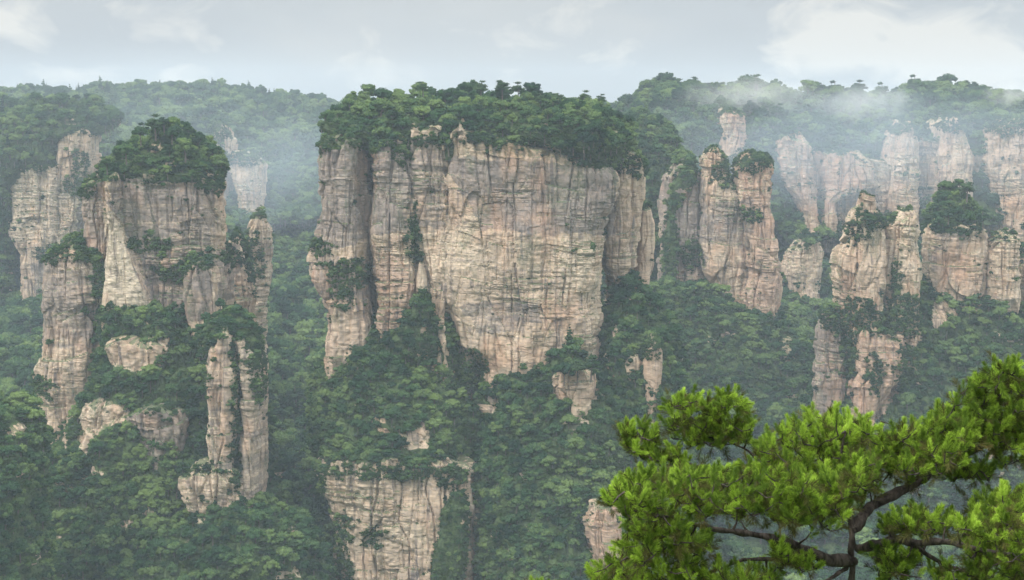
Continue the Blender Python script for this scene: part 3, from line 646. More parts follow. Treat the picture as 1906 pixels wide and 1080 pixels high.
# the distant cliffs under the right plateau
for k, (lab, Yc, rows_, pk) in enumerate([
    ('faint orange cliff veiled by mist near the top of the right plateau', 1070, [(208, 1352, 1390), (225, 1344, 1398), (290, 1340, 1402), (340, 1345, 1400)], .25),
    ('orange far cliff narrowing downwards behind the twin-topped pillar', 1064, [(258, 1452, 1500), (275, 1444, 1522), (330, 1450, 1524), (380, 1484, 1528), (420, 1488, 1530), (520, 1490, 1530)], .2),
    ('low reddish far cliff between two wooded gullies', 1062, [(288, 1535, 1610), (310, 1530, 1640), (350, 1532, 1648), (378, 1536, 1560), (450, 1536, 1560)], .3),
    ('tapering far buttress, first of the three upright ones under the right plateau', 1060, [(230, 1688, 1700), (250, 1674, 1716), (320, 1664, 1722), (354, 1664, 1720), (470, 1666, 1720)], .2),
    ('broad far buttress, middle one of the three under the right plateau', 1058, [(226, 1764, 1790), (240, 1756, 1808), (300, 1752, 1822), (350, 1750, 1820), (470, 1752, 1820)], .25),
    ('far buttress at the right edge, last of the three under the right plateau', 1056, [(226, 1870, 1930), (240, 1850, 1950), (300, 1838, 1960), (376, 1850, 1960), (480, 1860, 1960)], .2),
]):
    p = pillar(lab, Yc + 20, ((rows_[0][1] + rows_[0][2]) / 2, rows_[-1][0]), 'cliff', 'rock_cliff')
    column('buttress', Yc, 60, rows_, p, 701 + 10 * k, 2.8, res=.7, place='far_right', ledge=.9, pinkish=pk, cap=1)

p = pillar('low broken far wall linking the far cliffs behind the right group', 1095, (1600, 470), 'cliff', 'rock_cliff')
column('wall', 1076, 50, [(286, 1450, 1560), (300, 1445, 1655), (330, 1450, 1735), (362, 1500, 1700), (470, 1500, 1700)], p, 791, 4.0, res=.8, place='far_right', ledge=1.6, pinkish=.25, greyish=.3, trees=4, cap=1)
column('wall', 1074, 50, [(262, 1716, 1760), (290, 1712, 1850), (340, 1712, 1850), (470, 1712, 1850)], p, 797, 4.0, res=.8, place='far_right', ledge=1.6, pinkish=.1, greyish=.5, trees=4, cap=1)
# ------------------------------------------------------------------ tree prototypes
def icos(sub=1):
    t = (1 + 5 ** .5) / 2
    v = [(-1, t, 0), (1, t, 0), (-1, -t, 0), (1, -t, 0), (0, -1, t), (0, 1, t), (0, -1, -t), (0, 1, -t), (t, 0, -1), (t, 0, 1), (-t, 0, -1), (-t, 0, 1)]
    f = [(0, 11, 5), (0, 5, 1), (0, 1, 7), (0, 7, 10), (0, 10, 11), (1, 5, 9), (5, 11, 4), (11, 10, 2), (10, 7, 6), (7, 1, 8), (3, 9, 4), (3, 4, 2), (3, 2, 6), (3, 6, 8), (3, 8, 9), (4, 9, 5), (2, 4, 11), (6, 2, 10), (8, 6, 7), (9, 8, 1)]
    v = [np.array(a, float) / np.linalg.norm(a) for a in v]
    for _ in range(sub):
        g2 = []; mid = {}
        for a, b, c in f:
            q = []
            for e in ((a, b), (b, c), (c, a)):
                k = tuple(sorted(e))
                if k not in mid:
                    m = v[e[0]] + v[e[1]]; v.append(m / np.linalg.norm(m)); mid[k] = len(v) - 1
                q.append(mid[k])
            g2 += [(a, q[0], q[2]), (b, q[1], q[0]), (c, q[2], q[1]), tuple(q)]
        f = g2
    return np.array(v), np.array(f)
ICV, ICF = icos(1)
def leaf_quads(P, Nn, size, r):
    """small quads at P facing Nn (jittered)"""
    n = len(P)
    Nn = Nn + r.normal(0, .45, (n, 3)); Nn /= np.linalg.norm(Nn, axis=1)[:, None]
    t = np.cross(Nn, r.normal(0, 1, (n, 3))); t /= np.linalg.norm(t, axis=1)[:, None]
    b = np.cross(Nn, t)
    s = size * r.uniform(.6, 1.35, n)[:, None]; s2 = s * r.uniform(.5, .9, n)[:, None]
    bend = Nn * s * r.uniform(-.25, .25, n)[:, None]
    V = np.stack([P - t * s, P - b * s2 + bend, P + t * s, P + b * s2 + bend], 1).reshape(-1, 3)
    F = np.arange(4 * n).reshape(-1, 4)
    return V, F
def tube(pts, rad, k=6):
    pts = np.asarray(pts, float); n = len(pts)
    d = np.gradient(pts, axis=0); d /= np.linalg.norm(d, axis=1)[:, None] + 1e-12
    up = np.array([0, 0, 1.0]) if abs(d[0, 2]) < .9 else np.array([1.0, 0, 0])
    V = []
    u = np.cross(d[0], up); u /= np.linalg.norm(u)
    for i in range(n):
        u = u - d[i] * np.dot(u, d[i]); u /= np.linalg.norm(u) + 1e-12
        wv = np.cross(d[i], u)
        a = np.arange(k) * 2 * np.pi / k
        V.append(pts[i] + rad[i] * (np.cos(a)[:, None] * u + np.sin(a)[:, None] * wv))
    V = np.concatenate(V)
    i, j = np.meshgrid(np.arange(n - 1), np.arange(k), indexing='ij'); j2 = (j + 1) % k
    F = np.stack([i * k + j, i * k + j2, (i + 1) * k + j2, (i + 1) * k + j], -1).reshape(-1, 4)
    return V, F
class Acc:
    def __init__(s): s.V = []; s.F3 = []; s.F4 = []; s.n = 0
    def add(s, V, F):
        F = np.asarray(F) + s.n
        (s.F3 if F.shape[1] == 3 else s.F4).append(F); s.V.append(V); s.n += len(V)
    def get(s):
        fs = []
        if s.F3: fs.append(np.concatenate(s.F3))
        if s.F4: fs.append(np.concatenate(s.F4))
        return np.concatenate(s.V), fs
def crown_from_lumps(lumps, nleaf, size, r, core=.82):
    acc = Acc()
    C = np.array([l[:3] for l in lumps]); Rd = np.array([l[3] for l in lumps]); Sq = np.array([l[4] for l in lumps])
    for c, rr, sq in zip(C, Rd, Sq):
        v = ICV * (1 + .16 * r.normal(0, 1, (len(ICV), 1)))
        acc.add(c + v * [rr * core, rr * core, rr * core * sq], ICF)
    wgt = Rd ** 2; wgt /= wgt.sum()
    k = r.choice(len(C), nleaf, p=wgt)
    d = r.normal(0, 1, (nleaf, 3)); d[:, 2] = np.where(r.random(nleaf) < .7, np.abs(d[:, 2]), d[:, 2])
    d /= np.linalg.norm(d, axis=1)[:, None]
    P = C[k] + d * (Rd[k] * r.uniform(.80, 1.12, nleaf))[:, None] * np.stack([np.ones(nleaf), np.ones(nleaf), Sq[k]], -1)
    keep = np.ones(nleaf, bool)
    for q in range(len(C)):
        e = (P - C[q]) / [1, 1, Sq[q]]
        keep &= ~((np.linalg.norm(e, axis=1) < .72 * Rd[q]) & (k != q))
    V, F = leaf_quads(P[keep], d[keep], size, r)
    acc.add(V, F)
    return acc.get()
def broadleaf(seed, wide=1.0, tall=1.0, nl=9, nleaf=620, loose=1.0):
    r = np.random.default_rng(seed)
    lumps = [(0, 0, .75 * tall, .62, .85)]
    for i in range(nl):
        a = i * 2.4 + r.uniform(-.5, .5); rad = (.25 + .62 * ((i + .5) / nl) ** .6) * wide * r.uniform(.85, 1.15)
        h = (1.12 - .85 * (rad / wide) ** 1.8 + r.uniform(-.20, .20)) * tall
        lumps.append((math.cos(a) * rad, math.sin(a) * rad, h, r.uniform(.17, .36) * loose, r.uniform(.6, .95)))
    cr = crown_from_lumps(lumps, nleaf, .085, r)
    acc = Acc()
    v, f = tube([(0, 0, -.9), (0.02, 0, -.2), (.05, .02, .35), (.02, .05, .8)], [.085, .07, .055, .03], 6); acc.add(v, f)
    for i in range(4):
        a = i * 1.7 + 1; v, f = tube([(.03, 0, .15 + .1 * i), (.25 * math.cos(a), .25 * math.sin(a), .5), (.5 * math.cos(a) * wide, .5 * math.sin(a) * wide, .8 * tall)], [.04, .03, .015], 5); acc.add(v, f)
    return cr, acc.get()
def umbrella_pine(seed, layers=4, h=2.0, flat=.2):
    r = np.random.default_rng(seed)
    lean = r.uniform(-.18, .18)
    lumps = []; acc = Acc()
    trunk = [(0, 0, -.6), (lean * .3, 0, .3), (lean * .7, .03, 1.1), (lean, 0, h)]
    v, f = tube(trunk, [.085, .07, .05, .02], 6); acc.add(v, f)
    for L in range(layers):
        z = h * (.42 + .58 * (L + (r.uniform(-.3, .3) if L < layers - 1 else 0)) / (layers - 1)); x0 = lean * z / h
        rad = (1.0 - .5 * L / (layers - 1)) * r.uniform(.75, 1.05)
        for i in range(5 if L < layers - 1 else 2):
            a = i * 2 * math.pi / 5 + L * 1.1 + r.uniform(-.4, .4); q = rad * r.uniform(.35, .75)
            if r.random() < .3: continue
            lumps.append((x0 + q * math.cos(a), q * math.sin(a), z + r.uniform(-.14, .14), r.uniform(.30, .46) * (1.15 - .3 * L / layers), r.uniform(.34, .55)))
            v, f = tube([(x0, 0, z - .12), (x0 + q * .5 * math.cos(a), q * .5 * math.sin(a), z - .1), (x0 + q * math.cos(a), q * math.sin(a), z)], [.03, .02, .01], 4); acc.add(v, f)
    cr = crown_from_lumps(lumps, 520, .07, r, core=.7)
    return cr, acc.get()
def spire_conifer(seed, h=2.6):
    r = np.random.default_rng(seed); lumps = []
    for L in range(7):
        z = .3 + (h - .4) * L / 6; rad = .62 * (1 - L / 7.2)
        for i in range(4 if L < 5 else 2):
            a = r.uniform(0, 6.28); q = rad * r.uniform(.3, .7)
            lumps.append((q * math.cos(a), q * math.sin(a), z, rad * .62 + .06, .7))
    cr = crown_from_lumps(lumps, 480, .07, r, core=.75)
    return cr, tube([(0, 0, -.6), (0, 0, 1), (0, 0, h)], [.07, .05, .015], 6)
def bush(seed):
    r = np.random.default_rng(seed)
    lumps = [(r.uniform(-.6, .6), r.uniform(-.6, .6), r.uniform(.05, .6), r.uniform(.28, .55), r.uniform(.6, 1)) for _ in range(6)]
    return crown_from_lumps(lumps, 300, .10, r, core=.7), None

PROTO = []           # (kind, crown mesh, trunk mesh, joined object)
def make_proto(kind, data, mat):
    (cv, cf), tr = data
    crown = mesh_obj('crown', cv, cf, mat, link=False, smooth=False)
    acc_v = [cv]; fs = list(cf); idx = [np.zeros(len(f), int) for f in cf]
    trunk = None
    if tr is not None:
        tv, tf = tr; tf = tf if isinstance(tf, list) else [tf]
        trunk = mesh_obj('trunk', tv, tf, M_BARKFAR, link=False, smooth=True)
        for f in tf: fs.append(np.asarray(f) + len(cv)); idx.append(np.ones(len(f), int))
        acc_v.append(tv)
    joined = mesh_obj('tree_shape', np.concatenate(acc_v), fs, [mat, M_BARKFAR], link=False, matidx=np.concatenate(idx))
    PROTO.append((kind, crown.data, trunk.data if trunk else None, joined))
make_proto('broad', broadleaf(1, 1, 1.05, 19, 800), M_LEAF)
make_proto('broad', broadleaf(2, 1.15, .9, 22, 850), M_LEAF)
make_proto('broad', broadleaf(3, .78, 1.35, 17, 750), M_LEAF)
make_proto('broad', broadleaf(4, 1.05, 1.1, 26, 850, .85), M_LEAF)
make_proto('broad', broadleaf(5, .9, 1.2, 14, 700, 1.2), M_LEAF)
make_proto('pine', umbrella_pine(11, 4, 1.5), M_PINEFAR)
make_proto('pine', umbrella_pine(12, 3, 1.25), M_PINEFAR)
make_proto('pine', umbrella_pine(13, 4, 1.8), M_PINEFAR)
make_proto('spire', spire_conifer(21), M_PINEFAR)
make_proto('spire', spire_conifer(22, 2.2), M_PINEFAR)
make_proto('bush', bush(31), M_BUSH)
make_proto('bush', bush(32), M_BUSH)
proto_coll = bpy.data.collections.new('tree_shapes')     # used only as the source of the instanced woods
for i, p_ in enumerate(PROTO):
    p_[3].name = 'tree_shape_%02d' % i
    proto_coll.objects.link(p_[3])
BROAD = [0, 1, 2, 3, 4]; PINE = [5, 6, 7]; SPIRE = [8, 9]; BUSH = [10, 11]

# ------------------------------------------------------------------ scatter the plants
def tri_sample(V, F, count_of_area, r):
    A, B, C, D = (V[F[:, i]] for i in range(4))
    n = np.cross(C - A, D - B) * .5
    area = np.linalg.norm(n, axis=1)
    nn = n / (area[:, None] + 1e-9)
    exp = count_of_area(area, nn, (A + B + C + D) / 4)
    k = np.floor(exp + r.random(len(exp))).astype(int)
    idx = np.repeat(np.arange(len(F)), k)
    u = r.random((len(idx), 1)); v = r.random((len(idx), 1))
    P = (A[idx] * (1 - u) + B[idx] * u) * (1 - v) + (D[idx] * (1 - u) + C[idx] * u) * v
    return P, nn[idx], idx
def thin(P, dist, r):
    """keep points at least dist apart (grid hashing)"""
    order = r.permutation(len(P)); keep = []; grid = {}
    cs = dist
    Q = (P / cs).astype(int).tolist(); Pl = P.tolist(); d2 = dist * dist
    for i in order:
        a, b, c = Q[i]; ok = True
        for da in (-1, 0, 1):
            for db in (-1, 0, 1):
                for dc in (-1, 0, 1):
                    for q in grid.get((a + da, b + db, c + dc), ()):
                        if (Pl[q][0] - Pl[i][0]) ** 2 + (Pl[q][1] - Pl[i][1]) ** 2 + (Pl[q][2] - Pl[i][2]) ** 2 < d2: ok = False; break
                    if not ok: break
                if not ok: break
            if not ok: break
        if ok: grid.setdefault((a, b, c), []).append(i); keep.append(i)
    return np.array(keep, int)
TREES = []   # rows: x, y, z, scale, rot, proto, place
PLACES = {}
def place_id(p): return PLACES.setdefault(p, len(PLACES))
def add_points(P, sc_, protos, place, r, tilt=None):
    n = len(P)
    if not n: return
    pr = r.choice(protos, n)
    TREES.append(np.column_stack([P, sc_, r.uniform(0, 6.28, n), pr, np.full(n, place_id(place))]))
VEG_PATCH = [(275, 457, 45, 14), (372, 494, 30, 12), (320, 510, 34, 18), (118, 476, 60, 18), (390, 340, 25, 25), (150, 350, 30, 20), (180, 520, 14, 50), (75, 720, 26, 16), (235, 590, 60, 16),
             (600, 465, 26, 12), (648, 512, 40, 32), (700, 262, 60, 20), (600, 272, 30, 12), (640, 560, 20, 20), (800, 262, 36, 14), (925, 262, 70, 12), (1110, 306, 50, 8),
             (1400, 300, 45, 22), (1350, 320, 22, 30), (1400, 400, 20, 14), (1636, 410, 34, 16), (1600, 430, 26, 14), (1668, 520, 10, 40), (1700, 590, 50, 40), (406, 250, 22, 16), (450, 298, 32, 12), (410, 300, 8, 50), (437, 780, 9, 130), (480, 700, 14, 60), (378, 720, 10, 60), (1580, 650, 14, 60), (1625, 700, 14, 40), (1690, 700, 20, 60), (720, 880, 150, 13), (840, 890, 30, 22), (600, 900, 14, 30), (1640, 600, 50, 28), (1560, 600, 30, 20), (1600, 575, 30, 20), (130, 244, 50, 8), (60, 312, 50, 7), (150, 320, 14, 40), (1690, 240, 40, 12), (1790, 236, 50, 12), (1880, 238, 50, 14), (1180, 310, 40, 20), (770, 440, 12, 60), (745, 290, 16, 20),
             (880, 690, 30, 40), (850, 720, 22, 40), (1210, 650, 26, 20), (690, 1015, 22, 8), (630, 1060, 20, 30), (640, 1000, 16, 50), (700, 995, 26, 10), (430, 480, 20, 16), (470, 480, 18, 50), (1290, 480, 20, 30), (1400, 600, 40, 10)]
for sf_i, sf in enumerate(SURF):
    V, F = sf['V'], sf['F']; r = np.random.default_rng(1000 + sf_i)
    if sf['trees']:
        sp = sf['trees']
        onlytop = not sf['soil']
        def fn(area, nn, c):
            e = area / (sp * sp) * 2.6
            if onlytop: e = e * (np.arange(len(area)) >= sf['ntop'])
            e = e * (nn[:, 1] < .55)
            ok = np.abs(c[:, 0]) < .40 * c[:, 1] + 70
            if 'ymin' in sf: ok &= (c[:, 1] > sf['ymin']) & (c[:, 1] < sf['ymax'])
            return e * ok
        P, nn, idx = tri_sample(V, F, fn, r)
        if len(P):
            px, py, _ = PROJ(P + [0, 0, 2.0])
            keep = np.ones(len(P), bool)
            for poly in sf['excl']: keep &= ~in_poly(px, py, poly)
            if 'ymin' not in sf and sf['soil']: keep &= bare(P) < 0
            P = P[keep]; P = P[thin(P, sp * .80, r)]
            s_ = sp * .80 * sf['size'] * (.55 + .95 * r.random(len(P)) ** 1.6)
            P = P + np.stack([P[:, 0] * 0, P[:, 0] * 0, s_ * r.uniform(-.35, .75, len(P))], -1)
            kind = r.random(len(P))
            place = sf['place']
            pf = {'main_top': .07, 'right_ridge': .18, 'left_ridge': .05, 'right_group': .2, 'mid_right': .12}.get(place, .10)
            isp = kind < pf
            add_points(P[~isp] - [0, 0, .5], s_[~isp], BROAD, place, r)
            q = P[isp]; add_points(q - [0, 0, .2], s_[isp] * .95, SPIRE if place == 'left_ridge' else PINE, place, r)
            # undergrowth between the trees
            P2, _, _ = tri_sample(V, F, lambda a, n_, c: fn(a, n_, c) * .5, r)
            if len(P2):
                px, py, _ = PROJ(P2); keep = np.ones(len(P2), bool)
                for poly in sf['excl']: keep &= ~in_poly(px, py, poly)
                P2 = P2[keep]
                add_points(P2, r.uniform(.9, 2.0, len(P2)) * (1 if sf['size'] > .7 else .7), BUSH, place, r)
    if sf['ledge'] and not sf['soil']:
        def fl(area, nn, c):
            cl = fbm(c[:, 0] / 9, c[:, 1] / 9, c[:, 2] / 5, 3, 500)
            up = np.clip((nn[:, 2] - .28) / .4, 0, 1)
            e = area * up * np.clip((cl + .15) * 1.6, 0, 1.2) * .22 * sf['ledge']
            px, py, _ = PROJ(c)
            jx = 8 * fbm(c[:, 0] / 3, c[:, 1] / 3, c[:, 2] / 3, 2, 61)
            for (ax, ay, rx, ry) in VEG_PATCH:
                m = ((px + jx - ax) / rx) ** 2 + ((py + jx - ay) / ry) ** 2 < 1
                e = e + area * m * .75
            e = e + area * .10 * np.clip(cl - .62, 0, 1) * sf['ledge'] * 3
            top = np.arange(len(area)) >= sf['ntop']
            e = np.where(top, area * .16, e)
            return e * (nn[:, 1] < .4)
        P, nn, idx = tri_sample(V, F, fl, r)
        if len(P):
            s_ = r.uniform(.45, 1.5, len(P)) * np.where(r.random(len(P)) < .12, 1.6, 1)
            add_points(P - nn * .3, s_, BUSH, sf['place'], r)
            big_ = r.random(len(P)) < .10
            add_points(P[big_], r.uniform(1.2, 2.3, big_.sum()), [0, 2, 4, 5, 6], sf['place'], r)

# single trees that stand out in the photograph, placed by hand: (px, py of the foot, distance, scale, prototype, place)
HAND = [(895, 178, 640, 4.2, 5, 'main_top'), (935, 178, 636, 4.6, 6, 'main_top'), (965, 182, 636, 3.6, 7, 'main_top'), (788, 176, 640, 3.6, 5, 'main_top'), (1090, 196, 640, 3.4, 7, 'main_top'), (1117, 196, 642, 3.2, 5, 'main_top'), (1040, 192, 640, 3, 6, 'main_top'),
        (992, 186, 630, 5.2, 4, 'main_top'), (712, 190, 625, 4.6, 0, 'main_top'),
        (87, 172, 1440, 3.6, 8, 'left_ridge'), (14, 176, 1440, 2.6, 9, 'left_ridge'), (235, 166, 1440, 2.2, 8, 'left_ridge'), (210, 168, 1440, 2.8, 9, 'left_ridge'), (450, 168, 1440, 2.2, 8, 'left_ridge'),
        (1240, 160, 1200, 8.0, 3, 'right_ridge'), (1205, 166, 1200, 6.6, 1, 'right_ridge'), (1290, 168, 1200, 6.4, 5, 'right_ridge'), (1385, 166, 1200, 7.4, 6, 'right_ridge'), (1755, 166, 1200, 5.6, 7, 'right_ridge'), (1795, 168, 1200, 5.6, 6, 'right_ridge'), (1700, 172, 1200, 6, 5, 'right_ridge'), (1530, 174, 1200, 5.6, 5, 'right_ridge'), (1165, 196, 1200, 4.6, 7, 'right_ridge'),
        (1075, 700, 572, 5.0, 6, 'right_slope'), (1050, 700, 573, 4.6, 1, 'right_slope'), (1100, 700, 573, 4.4, 7, 'right_slope'), (1060, 640, 588, 3.2, 8, 'right_slope'),
        (1215, 608, 700, 6.2, 1, 'valley'), (320, 258, 612, 3.0, 2, 'left_top'), (290, 250, 612, 4.4, 7, 'left_top'), (235, 290, 600, 4.2, 1, 'left_top'), (262, 258, 606, 3.6, 3, 'left_top'), (345, 285, 604, 4.4, 4, 'left_top'), (200, 318, 600, 3.8, 5, 'left_top'),
        (240, 612, 590, 4.0, 6, 'left_slope'), (215, 592, 590, 2.2, 5, 'left_slope'), (1800, 366, 716, 5.0, 6, 'right_group'), (1830, 420, 712, 4.2, 7, 'right_group'), (1765, 410, 712, 4, 5, 'right_group')]
nh = len(HAND)
for (px, py, Y, s_, pr, place) in HAND:
    P = PT(px, py, Y)
    TREES.append(np.array([[P[0], P[1], P[2], s_, random.uniform(0, 6.28), pr, place_id(place)]]))
T = np.concatenate(TREES)
hand_flag = np.zeros(len(T), bool); hand_flag[-nh:] = True
print('plants', len(T))

# depth buffer in photo space to find which trees show largest
BW, BH = 953, 540
zb = np.full((BH, BW), 1e9)
def splat(P, rad=1):
    px, py, f = PROJ(P)
    x = (px / 2).astype(int); y = (py / 2).astype(int)
    for dx in range(-rad, rad + 1):
        for dy in range(-rad, rad + 1):
            xx, yy = x + dx, y + dy
            m = (xx >= 0) & (xx < BW) & (yy >= 0) & (yy < BH) & (f > 20)
            np.minimum.at(zb, (yy[m], xx[m]), f[m])
for sf in SURF:
    splat(sf['V'], 1 if len(sf['V']) < 4e5 and 'ymin' not in sf else 2)
isbush = T[:, 5] >= 10
order = np.argsort(-T[:, 1])
idb = np.full((BH, BW), -1, int)
cz = np.where(T[:, 5] < 5, .8, np.where(T[:, 5] < 8, 1.3, 1.2)); cz = np.where(isbush, .3, cz)
px, py, f = PROJ(T[:, :3] + np.column_stack([T[:, 0] * 0, T[:, 0] * 0, cz * T[:, 3]]))
rr = T[:, 3] * FPX / f / 2 * np.where(isbush, .7, .95)
for i in order:
    x0, y0, r0 = px[i] / 2, py[i] / 2, rr[i]
    xa, xb, ya, yb = int(max(0, x0 - r0)), int(min(BW, x0 + r0 + 1)), int(max(0, y0 - r0)), int(min(BH, y0 + r0 + 1))
    if xa >= xb or ya >= yb: continue
    yy, xx = np.ogrid[ya:yb, xa:xb]
    m = ((xx - x0) ** 2 + (yy - y0) ** 2 < r0 * r0) & (zb[ya:yb, xa:xb] > f[i] - T[i, 3])
    zb[ya:yb, xa:xb][m] = f[i] - T[i, 3]
    idb[ya:yb, xa:xb][m] = i
vis = np.bincount(idb[idb >= 0], minlength=len(T))
single = np.zeros(len(T), bool)
br = np.where((T[:, 5] < 5))[0]; single[br[np.argsort(-vis[br])][:285]] = True
co = np.where((T[:, 5] >= 5) & (T[:, 5] < 8))[0]; single[co[np.argsort(-vis[co])][:110]] = True
sp_ = np.where((T[:, 5] >= 8) & (T[:, 5] < 10))[0]; single[sp_[np.argsort(-vis[sp_])][:20]] = True
single |= hand_flag & (vis > 3)
single &= vis > 12 if False else vis > 3

# trees as things
PLACE_TXT = {'main_top': 'in the wood on the great middle pillar', 'left_ridge': 'on the hazy far plateau ridge at the left',
             'right_ridge': 'in the dark wood on the right plateau', 'main_slope': 'on the dark ledge under the great pillar',
             'right_slope': 'below the right half of the great pillar', 'left_top': 'on top of the left pillar and its ledges',
             'left_slope': 'on the slope in front of the left pillar', 'left_knoll': 'on the pale green knoll at the lower left edge',
             'towers': 'on the small rock towers beside the larger pillars', 'mid_right': 'on the dark pillars right of the great pillar',
             'far_right': 'on the far cliffs under the right plateau', 'right_group': 'around the pale pillars of the right group',
             'valley': 'in the valley forest between the pillars'}
KIND = {0: ('broadleaf_tree', 'round-crowned green broadleaf tree', 'tree'), 1: ('pine_tree', 'flat-layered dark pine', 'pine'), 2: ('fir_tree', 'narrow pointed conifer', 'conifer')}
inv = {v: k for k, v in PLACES.items()}
for i in np.where(single)[0]:
    x, y, z, s_, rot, pr, pl = T[i]; pr = int(pr)
    kk = 0 if pr < 5 else (1 if pr < 8 else 2)
    nm, txt, cat = KIND[kk]; place = inv[int(pl)]
    e = empty(nm, (x, y, z)); e.rotation_euler = (0, 0, rot); e.scale = (s_, s_, s_)
    tag(e, txt + ' ' + PLACE_TXT[place], cat, {0: 'broadleaf trees ', 1: 'layered pines ', 2: 'pointed conifers '}[kk] + PLACE_TXT[place])
    c = bpy.data.objects.new('crown', PROTO[pr][1]); COL.objects.link(c); c.parent = e
    t_ = bpy.data.objects.new('trunk', PROTO[pr][2]); COL.objects.link(t_); t_.parent = e

# the rest: one object of woods per place, instanced on points
def instancer_group():
    ng = bpy.data.node_groups.new('woods', 'GeometryNodeTree')
    ng.interface.new_socket('Geometry', in_out='INPUT', socket_type='NodeSocketGeometry')
    ng.interface.new_socket('Geometry', in_out='OUTPUT', socket_type='NodeSocketGeometry')
    gi = ng.nodes.new('NodeGroupInput'); go = ng.nodes.new('NodeGroupOutput')
    ci = ng.nodes.new('GeometryNodeCollectionInfo'); ci.inputs['Collection'].default_value = proto_coll
    ci.inputs['Separate Children'].default_value = True; ci.inputs['Reset Children'].default_value = True
    ip = ng.nodes.new('GeometryNodeInstanceOnPoints'); ip.inputs['Pick Instance'].default_value = True
    def na(n, t):
        a = ng.nodes.new('GeometryNodeInputNamedAttribute'); a.data_type = t; a.inputs['Name'].default_value = n; return a.outputs['Attribute']
    ng.links.new(gi.outputs[0], ip.inputs['Points']); ng.links.new(ci.outputs[0], ip.inputs['Instance'])
    ng.links.new(na('shape', 'INT'), ip.inputs['Instance Index'])
    cb = ng.nodes.new('ShaderNodeCombineXYZ'); ng.links.new(na('turn', 'FLOAT'), cb.inputs[2])
    er = ng.nodes.new('FunctionNodeEulerToRotation'); ng.links.new(cb.outputs[0], er.inputs[0]); ng.links.new(er.outputs[0], ip.inputs['Rotation'])
    ng.links.new(na('size', 'FLOAT'), ip.inputs['Scale'])
    ng.links.new(ip.outputs[0], go.inputs[0])
    return ng
NG = instancer_group()
STUFF_TXT = {'main_top': 'dense wood crowning the great middle pillar', 'left_ridge': 'hazy far forest over the long left plateau',
             'right_ridge': 'dark misty forest over the right plateau', 'main_slope': 'dense dark wood on the ledge under the great pillar',
             'right_slope': 'steep wood below the right half of the great pillar', 'left_top': 'trees and scrub crowning the left pillar',
             'left_slope': 'dark wood on the slope in front of the left pillar', 'left_knoll': 'pale green wood at the lower left edge',
             'towers': 'scrub on the small rock towers', 'mid_right': 'wood on the dark pillars right of the great pillar',
             'far_right': 'scrub on the far cliffs under the right plateau', 'right_group': 'wood and scrub around the right group of pillars',
             'valley': 'blue-green forest filling the valley between the pillars'}
for k, name in inv.items():
    for bushes in (False, True):
        m = (T[:, 6] == k) & ~single & (isbush == bushes)
        if not m.any(): continue
        Q = T[m]
        me = bpy.data.meshes.new('wood'); me.vertices.add(len(Q)); me.vertices.foreach_set('co', Q[:, :3].astype(np.float32).ravel())
        a = me.attributes.new('shape', 'INT', 'POINT'); a.data.foreach_set('value', Q[:, 5].astype(np.int32))
        a = me.attributes.new('turn', 'FLOAT', 'POINT'); a.data.foreach_set('value', Q[:, 4].astype(np.float32))
        a = me.attributes.new('size', 'FLOAT', 'POINT'); a.data.foreach_set('value', Q[:, 3].astype(np.float32))
        o = bpy.data.objects.new('undergrowth' if bushes else 'forest', me); COL.objects.link(o)
        md = o.modifiers.new('woods', 'NODES'); md.node_group = NG
        tag(o, ('low bushes and undergrowth ' + PLACE_TXT[name]) if bushes else STUFF_TXT[name], 'undergrowth' if bushes else 'forest', kind='stuff')

# ------------------------------------------------------------------ the pine close to the camera
M_NEEDLE = leaf_material('pine_needles', (.11, .18, .028), (.35, .51, .058), (.66, .85, .14), trans=.38, patch=1.2, rand=False, tone=True)
M_NEEDLE_OLD = leaf_material('old_pine_needles', (.055, .060, .020), (.140, .135, .045), (.26, .155, .060), trans=.25, patch=2.0, rand=False)
YP = 11.0
def limb_path(pts, seg=.05):
    P = np.array([PT(a, b, YP + c) for a, b, c in pts])
    # smooth resample (Catmull-Rom)
    out = []
    Q = np.vstack([2 * P[0] - P[1], P, 2 * P[-1] - P[-2]])
    for i in range(1, len(Q) - 2):
        n_ = max(2, int(np.linalg.norm(Q[i + 1] - Q[i]) / seg))
        for t in np.linspace(0, 1, n_, endpoint=False):
            out.append(.5 * ((2 * Q[i]) + (-Q[i - 1] + Q[i + 1]) * t + (2 * Q[i - 1] - 5 * Q[i] + 4 * Q[i + 1] - Q[i + 2]) * t * t + (-Q[i - 1] + 3 * Q[i] - 3 * Q[i + 1] + Q[i + 2]) * t ** 3))
    out.append(P[-1])
    return np.array(out)
